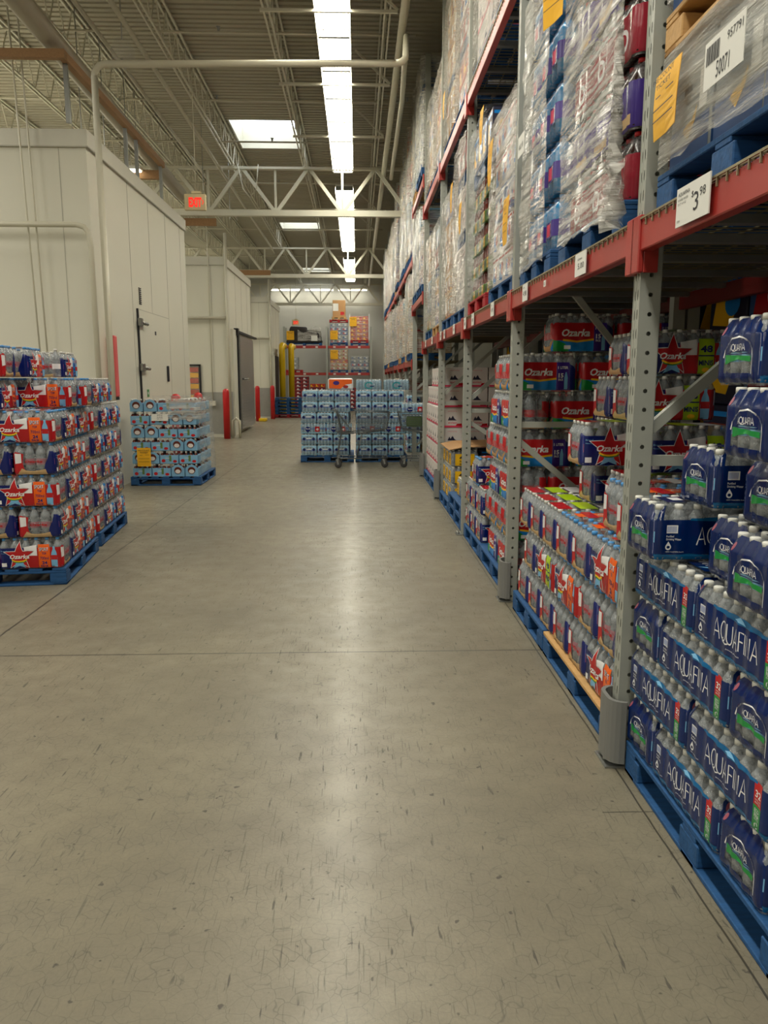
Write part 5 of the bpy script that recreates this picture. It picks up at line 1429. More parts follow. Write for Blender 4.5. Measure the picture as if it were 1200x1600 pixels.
put, L_, W_ = display((-2.235, 5.86), .12, star_o, 'orange-banded', [0, 1, 2, 3, 4], 0, 'blue pallet under the near stack of the left display', 'near stack')
put(-W_ * 1.62, L_ / 2, 5, PI / 2, 'two sides showing, left of set-back one'); put(-W_ * 2.65, L_ / 2, 5, PI / 2, 'open end front, farthest left')
put(-L_ * .5 + .01, W_ * 1.4 + .25, 5, 0, 'set back with star side front'); put(-L_ * .5 + .06, W_ * 2.4 + .27, 5, 0, 'rear corner with star side')
put(-L_ * 1.18, W_ * .55, 6, 0, 'topmost front with star side'); put(-W_ * 1.3, W_ + L_ * .72, 6, PI / 2, 'topmost, behind the front one')
put2, L_, W_ = display((-2.41, 7.24), .09, star_b, 'blue-banded', [0, 1, 2, 3, 4], 0, 'blue pallet under the far stack of the left display', 'far stack')
put2(-W_ * .5, L_ / 2 + .04, 5, PI / 2, 'aisle side, near end'); put2(-W_ * .5 - .02, L_ * 1.5 + .06, 5, PI / 2, 'aisle side, far end'); put2(-W_ * 1.55, L_ / 2, 5, PI / 2, 'second row in'); put2(-W_ * 1.55, 1.5 * L_ + .01, 5, PI / 2, 'second row in, far')
put2(-W_ * 1.25, L_ / 2 + .1, 6, PI / 2, 'topmost, aisle side'); put2(-W_ * 2.3, L_ / 2 + .0, 6, PI / 2, 'topmost, second row')
put2(-W_ * 2.6, L_ / 2, 5, PI / 2, 'third row in'); 
bm_, cm_ = bottle_meshes(.036, .24, .16, 'water_plastic', 'print_white', 'cap_white')
t = thing('water_bottle', 'single loose clear water bottle standing on top of the left display', 'bottle', (-2.55, 6.83, PH + .238 * 6 + .003))
obj('bottle', bm_, t); obj('cap', cm_, t)

# ------------------------------------------------------------------ film-wrapped juice pallet, left
PX0, PY0 = -3.33, 11.5
pallet(PX0 + .51, PY0 + .62, 0, 1.02, 1.24, 'pallet_blue', 'blue pallet under the film-wrapped juice carriers on the left', 0, 'floor pallets on the left', deckm=None)
for tr in range(6):
    z = PH + .19 * tr
    wd = [.2, .2, .28, .28] if tr % 2 else [.28, .28, .2, .2]
    if tr in (0, 5): wd = [.2, .2, .28, .28] if tr == 5 else [.28, .28, .2, .2]
    x = PX0 + .03
    for k, w_ in enumerate(wd):
        carton('juice', (x + w_ / 2, PY0 + .14, z), w_ - .004, .26, .187, 'light-blue juice carrier, %s layer, %s from the left along the front' % (ORD[tr], ORDN[k]), 'juice carriers on the wrapped pallet'); x += w_
    for k in range(3):
        carton('juice', (PX0 + .03 + .96 - .14, PY0 + .42 + .28 * k, z), .26, .27, .187, 'light-blue juice carrier, %s layer, %s behind the right front corner' % (ORD[tr], ORDN[k]), 'juice carriers on the wrapped pallet')
wrap_sheet(PX0 + .02, PY0 + .0, PX0 + 1.0, PY0 + 1.22, .14, 1.285, 'clear stretch film round the aisle side of the juice pallet', 3, amp=.03, m='stretch_film_thin', sides='RB', top=False)
wrap_sheet(PX0 + .55, PY0 + .0, PX0 + 1.02, PY0 + .5, .96, 1.27, 'band of stretch film round the top corner of the juice pallet', 5, amp=.03, m='stretch_film', sides='FR', top=False)
mb = MB(); vs, f = rect2d(-.12, -.05, .12, .05); mb.add([(v[0], 0, v[1]) for v in vs], f, 'paper_white')
for k, zz in enumerate((.022, -.005, -.03)): v, f2 = text_in(('BOX LABEL', 'JUICE', '6/64')[k] if False else ('APPLE', 'JUICE', '24 CT')[k], -.04, .04, zz, .018); mb.add([(p[0], -.001, p[1]) for p in v], f2, 'ink')
o = obj('pallet_label', mb); o.location = (PX0 + .47, PY0 - .022, 1.0); tag(o, 'white paper label on the front of the juice pallet', 'label')
ticket((PX0 + .22, PY0 - .03, .29), .2, .27, 'y', 'yellow ticket on the front of the juice pallet', title=True)

# ------------------------------------------------------------------ pale blue water pallets past the rack end
def LP_end(x, y, tr, txt, pr=life): place(pr, (x + SP.W / 2, y + SP.L / 2, PH + .202 * tr), PI / 2, 'pale blue water pack, %s layer, %s' % (ORD[tr], txt), 'pale blue packs at the cross aisle')
pallet(-.57, 15.28, 0, 1.0, 1.16, 'pallet_blue', 'blue pallet under the left stack of pale blue packs', 0, 'floor pallets at the cross aisle')
pallet(.45, 15.28, 0, .98, 1.16, 'pallet_blue', 'blue pallet under the right stack of pale blue packs', 0, 'floor pallets at the cross aisle')
Yw = 14.7
for tr in range(6):
    for k in range(3):
        if tr == 2: continue
        LP_end(-1.06 + .303 * k + (.03 if tr > 3 else 0), Yw, tr, 'left stack, %s from its left edge' % ORDN[k])
    for k in range(3): LP_end(-1.06 + .303 * k + .02, Yw + .5, tr, 'left stack rear row, %s from its left edge' % ORDN[k])
for k in range(2): place(life, (-1.06 + SP.L * (k + .5) + .006 * k, Yw + SP.W / 2, PH + .404), 0, 'pale blue water pack, third layer, side reading 40, %s of two' % ORDN[k], 'pale blue packs at the cross aisle')
for k in range(2): place(life, (-1.06 + SP.L * (k + .5) + .006 * k, Yw + SP.W + .003 + .09, PH + .404), 0, 'pale blue water pack, third layer, tucked behind the lettered side, %s of two' % ORDN[k], 'pale blue packs at the cross aisle') if False else None
for tr in range(6):
    for k in range(3):
        if tr == 2: continue
        LP_end(-.03 + .305 * k, Yw + (0 if tr < 4 else .02), tr, 'right stack, %s from its left edge' % ORDN[k])
    for k in range(3): LP_end(-.03 + .305 * k, Yw + .52, tr, 'right stack rear row, %s from its left edge' % ORDN[k])
for k in range(2): place(life, (-.03 + SP.L * (k + .5) + .006 * k, Yw + SP.W / 2, PH + .404), 0, 'pale blue water pack, third layer behind the cart basket, %s of two' % ORDN[k], 'pale blue packs at the cross aisle')
for k, x in enumerate((-.02, .5)): place(tealp, (x + SP.L / 2, Yw + .2, PH + .202 * 6), 0, 'pale water pack with teal ring, on top, %s' % ('left one' if k == 0 else 'right one'), 'pale packs with teal rings')
mb = MB(); mb.bbox(-.04, Yw - .0, PH + .2045 * 4 - .012 + .004, .9, Yw + .48, PH + .202 * 4 + .001, 'cardboard_pale', .002)
for tr in range(6):
    place(life, (1.02 + SP.W / 2 + .03, 16.9, .002 + .202 * tr), PI / 2, 'pale blue water pack in the single column behind the post, %s layer' % ORD[tr], 'pale blue packs at the cross aisle')
t = thing('tissue_pack', 'orange and white paper goods pack lying on the left pale blue stack', 'paper pack', (-.32, 15.35, PH + .202 * 6))
mb = MB(); mb.bbox(-.24, -.15, 0, .24, .2, .22, 'print_white', .03)
v, f = poly2d([(-.22, .03), (.0, .02), (.1, .1), (.22, .12), (.22, .2), (-.22, .2)]); mb.add([(p[0], -.152, p[1]) for p in v], f, 'print_orange')
v, f = ell2d(-.08, .13, .06, .04); mb.add([(p[0], -.154, p[1]) for p in v], f, 'print_purple')
v, f = ell2d(.1, .06, .05, .03); mb.add([(p[0], -.154, p[1]) for p in v], f, 'carton_red'); obj('wrapper', mb, t)

# ------------------------------------------------------------------ shopping carts
def cart(x, y, label, rz=0):
    t = thing('shopping_cart', label, 'shopping cart', (x, y, 0), rz, 'shopping carts at the rack end')
    def grid(mb, P, nu, nv, r=.0038):      # P(u,v) -> point
        for i in range(nu + 1): mb.tube([P(i / nu, k / 6) for k in range(7)], r, 'cart_wire', 4, False)
        for j in range(nv + 1): mb.tube([P(k / 6, j / nv) for k in range(7)], r, 'cart_wire', 4, False)
    W0, W1 = .27, .22
    top = lambda u: Vector((.38 + .62 * u, 0, 1.0 - .03 * u)); bot = lambda u: Vector((.44 + .50 * u, 0, .58 + .10 * u))
    mb = MB()
    for s in (-1, 1):
        def P(u, v, s=s):
            p = bot(u).lerp(top(u), v); wd = (W0 - (W0 - W1) * u) * (.86 + .14 * v); return (p.x, s * wd, p.z)
        grid(mb, P, 22, 9)
    def Pf(u, v): p = bot(1).lerp(top(1), v); return (p.x, (2 * u - 1) * W1 * (.86 + .14 * v), p.z)
    def Pb(u, v): p = bot(0).lerp(top(0), v); return (p.x, (2 * u - 1) * W0 * (.86 + .14 * v), p.z)
    def Pd(u, v): p = bot(u); return (p.x, (2 * v - 1) * (W0 - (W0 - W1) * u) * .86, p.z)
    grid(mb, Pf, 8, 9); grid(mb, Pb, 8, 9); grid(mb, Pd, 16, 8)
    for s in (-1, 1): mb.tube([(.38, s * W0, 1.0), (1.0, s * W1, .97)], .007, 'cart_wire', 6)
    mb.tube([(1.0, -W1, .97), (1.0, W1, .97)], .007, 'cart_wire', 6)
    o = obj('basket', mb, t)
    mb = MB()      # folding child seat, leaning toward the handle
    def Ps(u, v): return (.02 + .30 * (1 - v) , (2 * u - 1) * .24, .64 + .38 * v)
    grid(mb, Ps, 12, 10, .0035)
    def Ps2(u, v): return (.06 + .30 * v, (2 * u - 1) * .24, .62 - .02 * v)
    grid(mb, Ps2, 10, 5, .0035)
    for s in (-1, 1):
        def P3(u, v, s=s): return (.04 + .34 * u - .0 * v, s * .25, .62 + (.36 - .04 * u) * v * (1 if u > .2 else 1))
        grid(mb, P3, 9, 5, .003)
    obj('child_seat', mb, t)
    mb = MB()
    for s in (-1, 1):
        mb.tube([(-.02, s * .26, 1.03), (.06, s * .26, .98), (.14, s * .26, .62), (.06, s * .25, .2), (.14, s * .25, .17), (.95, s * .18, .17)], .012, 'cart_wire', 8)
        mb.tube([(.14, s * .26, .6), (.9, s * .2, .66)], .009, 'cart_wire', 6)
        mb.tube([(.4, s * .22, .17), (.5, s * .24, .58)], .009, 'cart_wire', 6)
    mb.tube([(.1, -.25, .18), (.1, .25, .18)], .01, 'cart_wire', 6); mb.tube([(.95, -.18, .17), (.95, .18, .17)], .01, 'cart_wire', 6)
    for k in range(7): mb.tube([(.15 + .12 * k, -.22, .175), (.15 + .12 * k, .22, .175)], .005, 'cart_wire', 4)
    obj('frame', mb, t)
    mb = MB(); mb.tube([(-.03, -.27, 1.035), (-.03, .27, 1.035)], .017, 'navy', 10); obj('handle', mb, t)
    for (wx, wy) in ((.08, -.24), (.08, .24), (.9, -.17), (.9, .17)):
        mb = MB()
        vs = []; n = 14
        for r, yy in ((.03, -.018), (.058, -.016), (.062, -.01), (.062, .01), (.058, .016), (.03, .018)):
            vs += [(wx + r * math.cos(2 * PI * k / n), wy + yy, .064 + r * math.sin(2 * PI * k / n)) for k in range(n)]
        fs = [(q * n + k, (q + 1) * n + k, (q + 1) * n + (k + 1) % n, q * n + (k + 1) % n) for q in range(5) for k in range(n)] + [tuple(range(n)), tuple(5 * n + k for k in range(n))[::-1]]
        mb.add(vs, fs, 'rubber', True); o = obj('wheel', mb, t)
        mb = MB()
        for s in (-.024, .024): mb.bar((wx, wy + s, .064), (wx - .015, wy + s, .145), .03, .004, 'galvanised')
        mb.lathe([(.028, 0), (.028, .02)], (wx - .015, wy, .14), 'galvanised', 8); obj('fork', mb, o)
cart(-.42, 13.95, 'empty wire shopping cart in front of the pale blue packs')
cart(1.72, 13.95, 'loaded shopping cart by the rack post, holding water packs', PI)
place(life, (1.025, 13.95, .72), .0, 'pale blue water pack riding in the loaded cart, lower', 'packs in the loaded cart')
place(life, (1.025, 13.95, .93), .03, 'pale blue water pack riding in the loaded cart, topmost', 'packs in the loaded cart')
mb = MB(); mb.bbox(.86, 13.768, .72, 1.14, 13.79, .9, 'carton_green', .02); tag(obj('snack_bag', mb), 'green and yellow goods lying in the loaded cart', 'bag')

# ------------------------------------------------------------------ shelf loads, right rack
def jpack_load(x0, y0, z, plan, proto_map, S, ncol, desc, ht, yl_=1.02):
    pallet(x0 + .5, y0 + yl_ / 2, z, 1.0, yl_, 'pallet_blue', 'blue pallet under the load, %s' % desc, 0, 'pallets on the right rack')
    for tr, c in enumerate(plan):
        pr, nm = proto_map[c]
        for k in range(ncol):
            for q in range(2):
                if q and k: continue
                place(pr, (x0 + .02 + S.L * (q + .5) + .012 * q, y0 + .02 + S.W * (k + .5) + .004 * k, z + PH + ht * tr), 0, '%s, tier %s, %s along%s, %s' % (nm, ORD[tr], ORDN[k], ' inner' if q else '', desc), 'drink packs, ' + desc)
    return z + PH + ht * len(plan)
Y = lambda b, k: UY[b] + .13 + k * 1.12
X0 = 1.06
# first bay: snack cartons, two wrapped pallets high
load('near end of first bay', X0 - .0, 1.87, Z1, 1.0, 1.0, [('banana', 3, .36)], seed=1, amp=.01, sides='LFBR', xcols=2)
zt = Z1 + PH + .36
pallet(X0 + .5, 2.37, zt + .02, 1.0, 1.0, 'pallet_wood', 'pale wooden pallet on top of the snack cartons in the first bay', 0, 'pallets on the right rack')
for k in range(3): carton('blue_cans' if k != 1 else 'banana', (X0 + .17, 2.04 + .33 * k, zt + PH + .021), .32, .32, .26, 'blue snack carton on the pale wooden pallet, %s along' % ORDN[k], 'snack cartons on the wooden pallet')
wrap_sheet(X0, 1.87, X0 + 1.0, 2.87, zt + .155, zt + .44, 'clear stretch film round the upper snack cartons', 9, amp=.01)
load('behind the price sign of first bay', X0, .75, Z1, 1.02, 1.0, [('banana', 3, .36), ('banana', 3, .3)], seed=2)
ticket((X0 - .04, 2.715, 2.35), .22, .205, 'x', 'yellow ticket reading pre-count, on the nearest shelf load', rz=-.02)
mb = MB(); mb.box(-.002, -.12, -.065, 0, .12, .065, 'paper_white'); flat_text(mb, '50071', -.04, .04, -.05, .045, x=-.003); flat_text(mb, '957791', .02, .11, .025, .024, x=-.003)
for k in range(14): mb.box(-.003, .105 - .006 * k, .0, -.0025, .105 - .006 * k + (.002 if k % 3 else .0035), .05, 'ink')
o = obj('pallet_label', mb); o.location = (X0 - .04, 2.31, 2.44); tag(o, 'white barcode label reading 50071 on the nearest shelf load', 'label')
# second bay: red and purple juice packs, then blue drink bottles
YA_, YB_ = 3.22, 4.42
z = jpack_load(X0, YA_, Z1, 'rprprp', {'r': (jr, 'red juice pack with white oval'), 'p': (jp, 'purple juice pack')}, SJ, 3, 'near half of second bay', .272)
wrap_sheet(X0 + .0, YA_ + .03, X0 + .95, YA_ + 1.0, Z1 + .08, z - .02, 'torn stretch film over the juice packs, near half of second bay', 11, amp=.018, sides='L', top=False)
# gathered tail of torn film
mb = MB(); vs = []; n = 9; m_ = 18
for j in range(m_ + 1):
    t_ = j / m_; wd = .015 + .10 * t_ ** 2 + .02 * math.sin(t_ * 9)
    for i in range(n):
        u = i / (n - 1) - .5
        vs.append((X0 - .045 - .03 * math.sin(i * 2.3 + j * .9) * (.4 + t_), YA_ + .0 + .0 * t_ + u * wd * 1.3, Z1 + .77 - .74 * t_ + .02 * math.sin(i * 1.7 + j)))
mb.add(vs, [(j * n + i, j * n + i + 1, (j + 1) * n + i + 1, (j + 1) * n + i) for j in range(m_) for i in range(n - 1)], 'stretch_film', True)
tag(obj('film_tail', mb), 'crumpled hanging tail of torn film beside the nearest post', 'stretch film')
ticket((X0 - .07, YA_ + 1.0, 3.30), .2, .3, 'x', 'yellow ticket high on the juice pack load of second bay', rz=.3)
z = jpack_load(X0, YB_, Z1, 'bbbbb', {'b': (jb, 'bright blue bottled drink pack')}, SB, 3, 'far half of second bay', .302, .8)
wrap_sheet(X0, YB_ + .07, X0 + .95, YB_ + .78, Z1 + .08, z, 'clear stretch film over the blue drink packs', 12, amp=.018, sides='L', top=False)
mb = MB(); mb.box(-.002, -.09, -.06, 0, .09, .06, 'paper_white'); flat_text(mb, '40218', -.06, .06, -.02, .03, x=-.003); o = obj('pallet_label', mb); o.location = (X0 - .055, YB_ + .6, 2.95); tag(o, 'white paper label on the film over the blue drink packs', 'label')
# third bay
load('near half of third bay', X0, Y(2, 0), Z1, 1.02, 1.0, [('white', 4, .24), ('white', 4, .24), ('blue_cans', 4, .24), ('white', 4, .24), ('white', 4, .24)], seed=21)
load('far half of third bay', X0 - .01, Y(2, 1), Z1, 1.02, 1.0, [('pasta', 4, .2), ('pasta', 4, .2), ('pasta', 4, .2), ('pasta', 4, .2), ('pasta', 4, .2), ('pallet', 'pallet_blue', 0), ('dark', 4, .3)], pal='pallet_red', seed=22, sides='LBR', wrap='stretch_film_thin')
ticket((X0 - .05, Y(2, 0) + .05, 2.45), .2, .3, 'x', 'yellow ticket low on the near load of third bay'); ticket((X0 - .05, Y(2, 0) + .75, 3.0), .2, .3, 'x', 'yellow ticket midway up the near load of third bay')
ticket((X0 - .05, Y(2, 1) + .1, 3.42), .18, .26, 'x', 'yellow ticket at the top of the far load of third bay')
# fourth bay
load('near half of fourth bay', X0, Y(3, 0), Z1, 1.02, 1.0, [('white_text', 3, .22), ('white_text', 3, .22), ('white_text', 3, .22), ('pallet', 'pallet_blue', 0), ('white_text', 3, .22), ('white_text', 3, .22), ('pallet', 'pallet_blue', 0), ('red_cans', 3, .26)], seed=31, sides='LBR')
load('far half of fourth bay', X0, Y(3, 1), Z1, 1.02, 1.0, [('brown', 3, .28), ('tan', 3, .28), ('brown', 3, .28), ('brown', 3, .28), ('blue_cans', 3, .25)], seed=32)
ticket((X0 - .05, Y(3, 0) + .1, 2.95), .18, .28, 'x', 'yellow ticket on the near load of fourth bay'); ticket((X0 - .05, Y(3, 0) + .85, 3.3), .18, .28, 'x', 'yellow ticket higher up the near load of fourth bay')
# fifth bay
load('near half of fifth bay', X0, Y(4, 0), Z1, 1.02, 1.0, [('white', 3, .22), ('white', 3, .22), ('tan', 3, .22), ('pallet', 'pallet_blue', 0), ('red_cans', 3, .25), ('teal', 3, .25)], pal='pallet_wood', seed=41)
load('far half of fifth bay', X0, Y(4, 1), Z1, 1.02, 1.0, [('green', 3, .25), ('grey', 3, .25), ('teal', 3, .25), ('brown', 3, .3), ('tan', 3, .25)], seed=42)
# upper shelf, third to fifth bays
load('near half of second bay, upper shelf', X0, Y(1, 0), Z2, 1.0, 1.0, [('tan', 3, .3), ('tan', 3, .3)], seed=50, pal='pallet_wood')
load('far half of second bay, upper shelf', X0, Y(1, 1), Z2, 1.0, 1.0, [('tan', 3, .3), ('tan', 3, .3)], seed=51, pal='pallet_wood')
load('near half of third bay, upper shelf', X0, Y(2, 0), Z2, 1.02, 1.0, [('white', 3, .2), ('pallet', 'pallet_wood', 0), ('tan', 3, .3), ('green', 3, .3), ('tan', 3, .3)], pal='pallet_blue', seed=52)
load('far half of third bay, upper shelf', X0, Y(2, 1), Z2, 1.02, 1.0, [('spring_white', 3, .3), ('spring_white', 3, .3), ('spring_white', 3, .3), ('spring_white', 3, .3), ('spring_white', 3, .3)], pal='pallet_blue', seed=53, sides='LBR')
load('near half of fourth bay, upper shelf', X0, Y(3, 0), Z2, 1.02, 1.0, [('white', 3, .25), ('orange', 3, .25), ('pallet', 'pallet_blue', 0), ('red_cans', 3, .25), ('white', 3, .25), ('pallet', 'pallet_blue', 0), ('dark', 3, .25), ('dark', 3, .25)], pal='pallet_blue', seed=54)
load('far half of fourth bay, upper shelf', X0, Y(3, 1), Z2, 1.02, 1.0, [('brown', 3, .28), ('tan', 3, .28), ('pallet', 'pallet_blue', 0), ('tan', 3, .28), ('brown', 3, .28), ('tan', 3, .28)], pal='pallet_blue', seed=55)
load('near half of fifth bay, upper shelf', X0, Y(4, 0), Z2, 1.02, 1.0, [('blue_cans', 3, .28), ('tan', 3, .28), ('orange', 3, .28), ('tan', 3, .28)], pal='pallet_blue', seed=56)
load('far half of fifth bay, upper shelf', X0, Y(4, 1), Z2, 1.02, 1.0, [('tan', 3, .3), ('tan', 3, .3), ('white', 3, .3), ('dark', 3, .25)], pal='pallet_blue', seed=57)
ticket((X0 - .05, Y(3, 1) + .6, 4.5), .18, .26, 'x', 'yellow ticket on the upper shelf load of fourth bay')
# bay over the carts and the racks beyond
kinds = ['grey', 'tan', 'blue_cans', 'white', 'orange', 'teal', 'brown', 'red_cans', 'green', 'white', 'dark', 'grey']
rnd = random.Random(5)
def far_load(b, k, z, hmax, shelfname, n=2):
    ts = []; h = 0; kk = rnd.choice(kinds)
    while True:
        hh = rnd.uniform(.24, .34)
        if h + hh > hmax: break
        if rnd.random() < .35: kk = rnd.choice(kinds)
        ts.append((kk, n, hh)); h += hh
        if rnd.random() < .14 and h + .5 < hmax: ts.append(('pallet', 'pallet_blue', 0)); h += PH
    load('%s half of %s bay, %s' % ('near' if k == 0 else 'far', BAYS[b], shelfname), X0 - .05 + rnd.uniform(-.03, .03), Y(b, k), z, 1.02, .8, ts, pal='pallet_blue' if rnd.random() < .8 else 'pallet_wood', seed=100 + b * 7 + k * 3 + int(z), sides='LF', xcols=2, wrap_top=False, amp=.02)
for k in range(2): far_load(5, k, 2.88, 1.4, 'over the carts'); far_load(5, k, 4.6, 1.7, 'top shelf')
for b in range(6, 12):
    for k in range(2):
        far_load(b, k, 1.9, 1.5 if b < 9 else 1.55, 'lower shelf'); far_load(b, k, 3.75, 2.5 if b in (6, 7, 8) else 2.1, 'middle shelf')
for b in range(7, 12):      # goods at floor level
    for k in range(2):
        if b == 6 and k == 0: pass
        far_load(b, k, 0, 1.45, 'floor level')

# back-to-back rack row behind, only glimpsed in the dark
BK = ['dark', 'red_cans', 'grey', 'blue_cans', 'dark', 'teal']
for b in range(0, 5):
    for k in range(2):
        yy = Y(b, k)
        pallet(2.82, yy + .54, 0, 1.0, 1.06, 'pallet_blue', 'blue pallet in the dim rack row behind, %s half of %s bay' % (['near', 'far'][k], BAYS[b]), 0, 'pallets in the rack row behind')
        for tr in range(5):
            for q in range(2):
                carton(BK[(b * 2 + k + q) % 6], (2.57, yy + .28 + .52 * q, PH + .42 * tr), .48, .5, .417, '%s in the dim rack row behind, %s tier, %s, %s half of %s bay' % (CNAME[BK[(b * 2 + k + q) % 6]][1].split()[-2] + ' carton', ORD[tr], ['near', 'far'][q], ['near', 'far'][k], BAYS[b]), 'cartons in the rack row behind')
for i in range(0, 6):
    t = thing('rack_frame', 'grey frame of the rack row behind, %s from the camera' % ORDN[i], 'rack frame', (2.22, UY[i], 0), 0, 'frames of the rack row behind')
    obj('post', POSTS, t)

# ------------------------------------------------------------------ far rack against the back wall
FY = 38.6
FX = (-3.55, -1.5, .62)
for i, x in enumerate(FX):
    t = thing('rack_frame', 'grey frame of the far rack, %s from the left' % ORDN[i], 'rack frame', (x, FY, 0), 0, 'frames of the far rack')
    for yy in (0, 1.0): p = obj('post', POSTS, t); p.location = (0, yy, 0); p.scale = (1.2, 1, .64)
for i in range(2):
    for z, nm in ((1.85, 'lower'), (3.13, 'upper')):
        mb = MB(); mb.bbox(FX[i] + .1, FY - .03, z - .13, FX[i + 1], FY + .02, z, 'rack_red', .005)
        for q in range(3): mb.box(FX[i] + .35 + q * .6, FY - .034, z - .1, FX[i] + .47 + q * .6, FY - .031, z - .03, 'paper_white')
        tag(obj('rack_beam', mb), 'red %s beam of the far rack, %s half' % (nm, 'left' if i == 0 else 'right'), 'shelf beam', 'beams of the far rack')
        mb = MB(); mb.box(FX[i] + .1, FY + .021, z - .03, FX[i + 1], FY + 1.08, z - .01, 'galvanised'); tag(obj('shelf_deck', mb), 'deck of the far rack, %s level, %s half' % (nm, 'left' if i == 0 else 'right'), 'shelf deck', 'decks of the far rack')
def fload(desc, x0, w_, z0, tiers, pal='pallet_blue', n=3, y=FY + .0, wrap=True, dp=.6):
    z = z0
    if pal: pallet(x0 + w_ / 2, y + dp / 2, z, w_, dp, pal, '%s pallet on the far rack, %s' % (pal.split('_')[1], desc), 0, 'pallets on the far rack'); z += PH
    zb = z
    for tr, (kind, h) in enumerate(tiers):
        for k in range(n):
            carton(kind, (x0 + w_ * (k + .5) / n, y + dp / 2, z), w_ / n - .01, dp - .05, h - .004, '%s, %s tier, %s across, %s' % (CNAME[kind][1], ORD[tr], ORDN[k], desc), 'cases at the far rack, ' + desc)
        z += h
    if wrap: wrap_sheet(x0, y, x0 + w_, y + dp, zb, z, 'stretch film on the far rack, %s' % desc, int(x0 * 10), m='stretch_film_thin', sides='LFBR')
    return z
z = fload('upper middle stack', -1.3, .86, 3.13, [('blue_cans', .19), ('grey', .19), ('blue_cans', .19), ('blue_cans', .19), ('grey', .19)])
pallet(-.87, FY + .3, z + .02, .9, .6, 'pallet_red', 'red pallet on top of the middle stack of the far rack', 0, 'pallets on the far rack')
pallet(-.85, FY + .3, z + .02 + PH, .7, .6, 'pallet_wood', 'pale pallet under the tall brown box, far rack', 0, 'pallets on the far rack')
carton('brown', (-.85, FY + .3, z + .02 + 2 * PH), .62, .55, .78, 'tall brown box topmost on the far rack')
pallet(.12, FY + .3, 3.13, .86, .6, 'pallet_blue', 'blue pallet under the orange cartons of the far rack', 0, 'pallets on the far rack')
z = fload('orange upper right stack', -.32, .88, 3.13 + PH, [('orange', .19)] * 6, 'pallet_red')
for i, x in enumerate((-.36, .57)):
    mb = MB(); mb.box(x, FY - .035, 3.13 + 2 * PH, x + .045, FY - .0, z + .1, 'print_white'); tag(obj('corner_board', mb), 'white corner board on the orange cartons, %s edge' % ('left' if i == 0 else 'right'), 'corner board')
fload('lower middle tan stack', -1.3, .86, 1.85, [('tan', .165), ('tan', .165), ('orange', .165), ('tan', .165), ('tan', .165), ('tan', .15)])
fload('lower right blue-grey stack', -.3, .88, 1.85, [('grey', .17), ('blue_cans', .17), ('grey', .17), ('grey', .14)])
fload('lower left grey stack', -3.3, .45, 1.987, [('grey', .2)] * 3, None, 1)
pallet(-3.05, FY + .3, 1.85, .8, .6, 'pallet_red', 'red pallet on the lower left shelf of the far rack', 0, 'pallets on the far rack')
fload('floor stack beside yellow pipes', -3.3, .95, 0, [('red_cans', .17)] * 9, 'pallet_blue', 3, wrap=False)
fload('floor stack left of centre', -2.3, .75, 0, [('red_cans', .17)] * 6 + [('orange', .17)], 'pallet_blue', 3, wrap=False)
fload('floor stack centre', -1.35, .8, 0, [('grey', .2)] * 6, 'pallet_blue', 3, wrap=False)
fload('floor stack right', -.35, .9, 0, [('red_cans', .2)] * 5, 'pallet_blue', 3, wrap=False)
ticket((-3.2, FY + .0, 3.4), .36, .42, 'y', 'yellow ticket on the black wrapped furniture'); ticket((-1.1, FY - .05, 3.42), .36, .42, 'y', 'yellow ticket on the middle stack, far rack upper shelf'); ticket((-.18, FY - .05, 4.05), .34, .42, 'y', 'yellow ticket on the orange cartons of the far rack'); ticket((-1.1, FY - .05, 2.5), .36, .42, 'y', 'yellow ticket on the tan stack of the far rack')
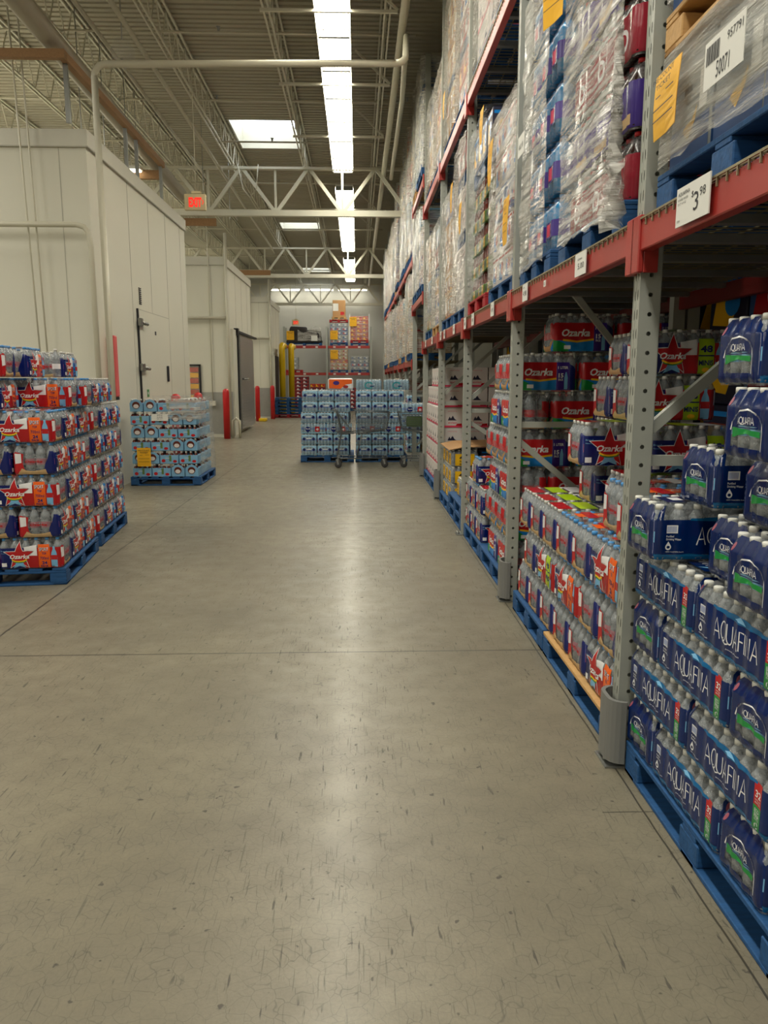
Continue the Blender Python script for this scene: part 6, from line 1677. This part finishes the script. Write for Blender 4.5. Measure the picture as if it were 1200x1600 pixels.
# black wrapped furniture
pallet(-2.55, FY + .35, 3.13, 1.7, .7, 'pallet_blue', 'wide blue pallet under the black wrapped furniture', 0, 'pallets on the far rack')
t = thing('wrapped_sofa', 'dark brown sofa half covered in silvery film on the far rack', 'sofa', (-2.55, FY + .35, 3.13 + PH))
def blob(mb, x0, x1, y0, y1, z0, z1, m, amp=.04, seed=0):
    nx, nz = 14, 6; vs = []; 
    for j in range(nz + 1):
        for i in range(2 * nx):
            a = 2 * PI * i / (2 * nx); cx, cy = (x0 + x1) / 2, (y0 + y1) / 2
            e = .35; px = math.copysign(abs(math.cos(a)) ** e, math.cos(a)); py = math.copysign(abs(math.sin(a)) ** e, math.sin(a))
            t_ = j / nz; sh = (1 - .18 * t_ ** 4)
            nn_ = noise.noise(Vector((px * 2 + seed, py * 2, t_ * 3))) * amp
            vs.append((cx + px * (x1 - x0) / 2 * sh + nn_, cy + py * (y1 - y0) / 2 * sh + nn_, z0 + (z1 - z0) * t_ + (nn_ if t_ > .5 else 0)))
    n = 2 * nx
    mb.add(vs, [(j * n + i, j * n + (i + 1) % n, (j + 1) * n + (i + 1) % n, (j + 1) * n + i) for j in range(nz) for i in range(n)] + [tuple(nz * n + i for i in range(n)), tuple(range(n))[::-1]], m, True)
mb = MB(); blob(mb, -.85, .85, -.33, .33, 0, .42, 'dark_brown', .05); obj('seat', mb, t)
mb = MB(); blob(mb, -.75, .15, -.1, .33, .38, .78, 'dark_brown', .04, 3); obj('backrest', mb, t)
mb = MB(); blob(mb, .1, .82, -.36, .1, .2, .62, 'dark_brown', .06, 6); obj('armrest', mb, t)
mb = MB(); vs = []
for j in range(7):
    for i in range(13): vs.append((-.3 + 1.12 * i / 12, -.37 - .02 * math.sin(i * 2 + j), .1 + .09 * j * (1 - .3 * math.sin(i * .5)) ))
mb.add(vs, [(j * 13 + i, j * 13 + i + 1, (j + 1) * 13 + i + 1, (j + 1) * 13 + i) for j in range(6) for i in range(12)], 'stretch_film', True); obj('film', mb, t)
mb = MB(); mb.box(-.15, -.002, 0, .15, 0, .25, 'paper_white'); o = obj('paper_note', mb); o.location = (-2.05, FY - .06, 3.35); tag(o, 'white paper note on the wrapped sofa', 'note')
# empty pallets by the yellow pipes
for k in range(6):
    pallet(-2.8, 32.4, .135 * k, 1.05, .9, 'pallet_blue' if k else 'pallet_red', '%s pallet in the empty stack by the yellow pipes, %s' % ('blue' if k else 'red', ORD[k]), .02 * (k % 3), 'empty pallets by the yellow pipes')

# prototypes are not part of the place
for p in PROTOS:
    for b in KIDS.get(p.name, []):
        for c in KIDS.get(b.name, []): bpy.data.objects.remove(c)
        bpy.data.objects.remove(b)
    bpy.data.objects.remove(p)
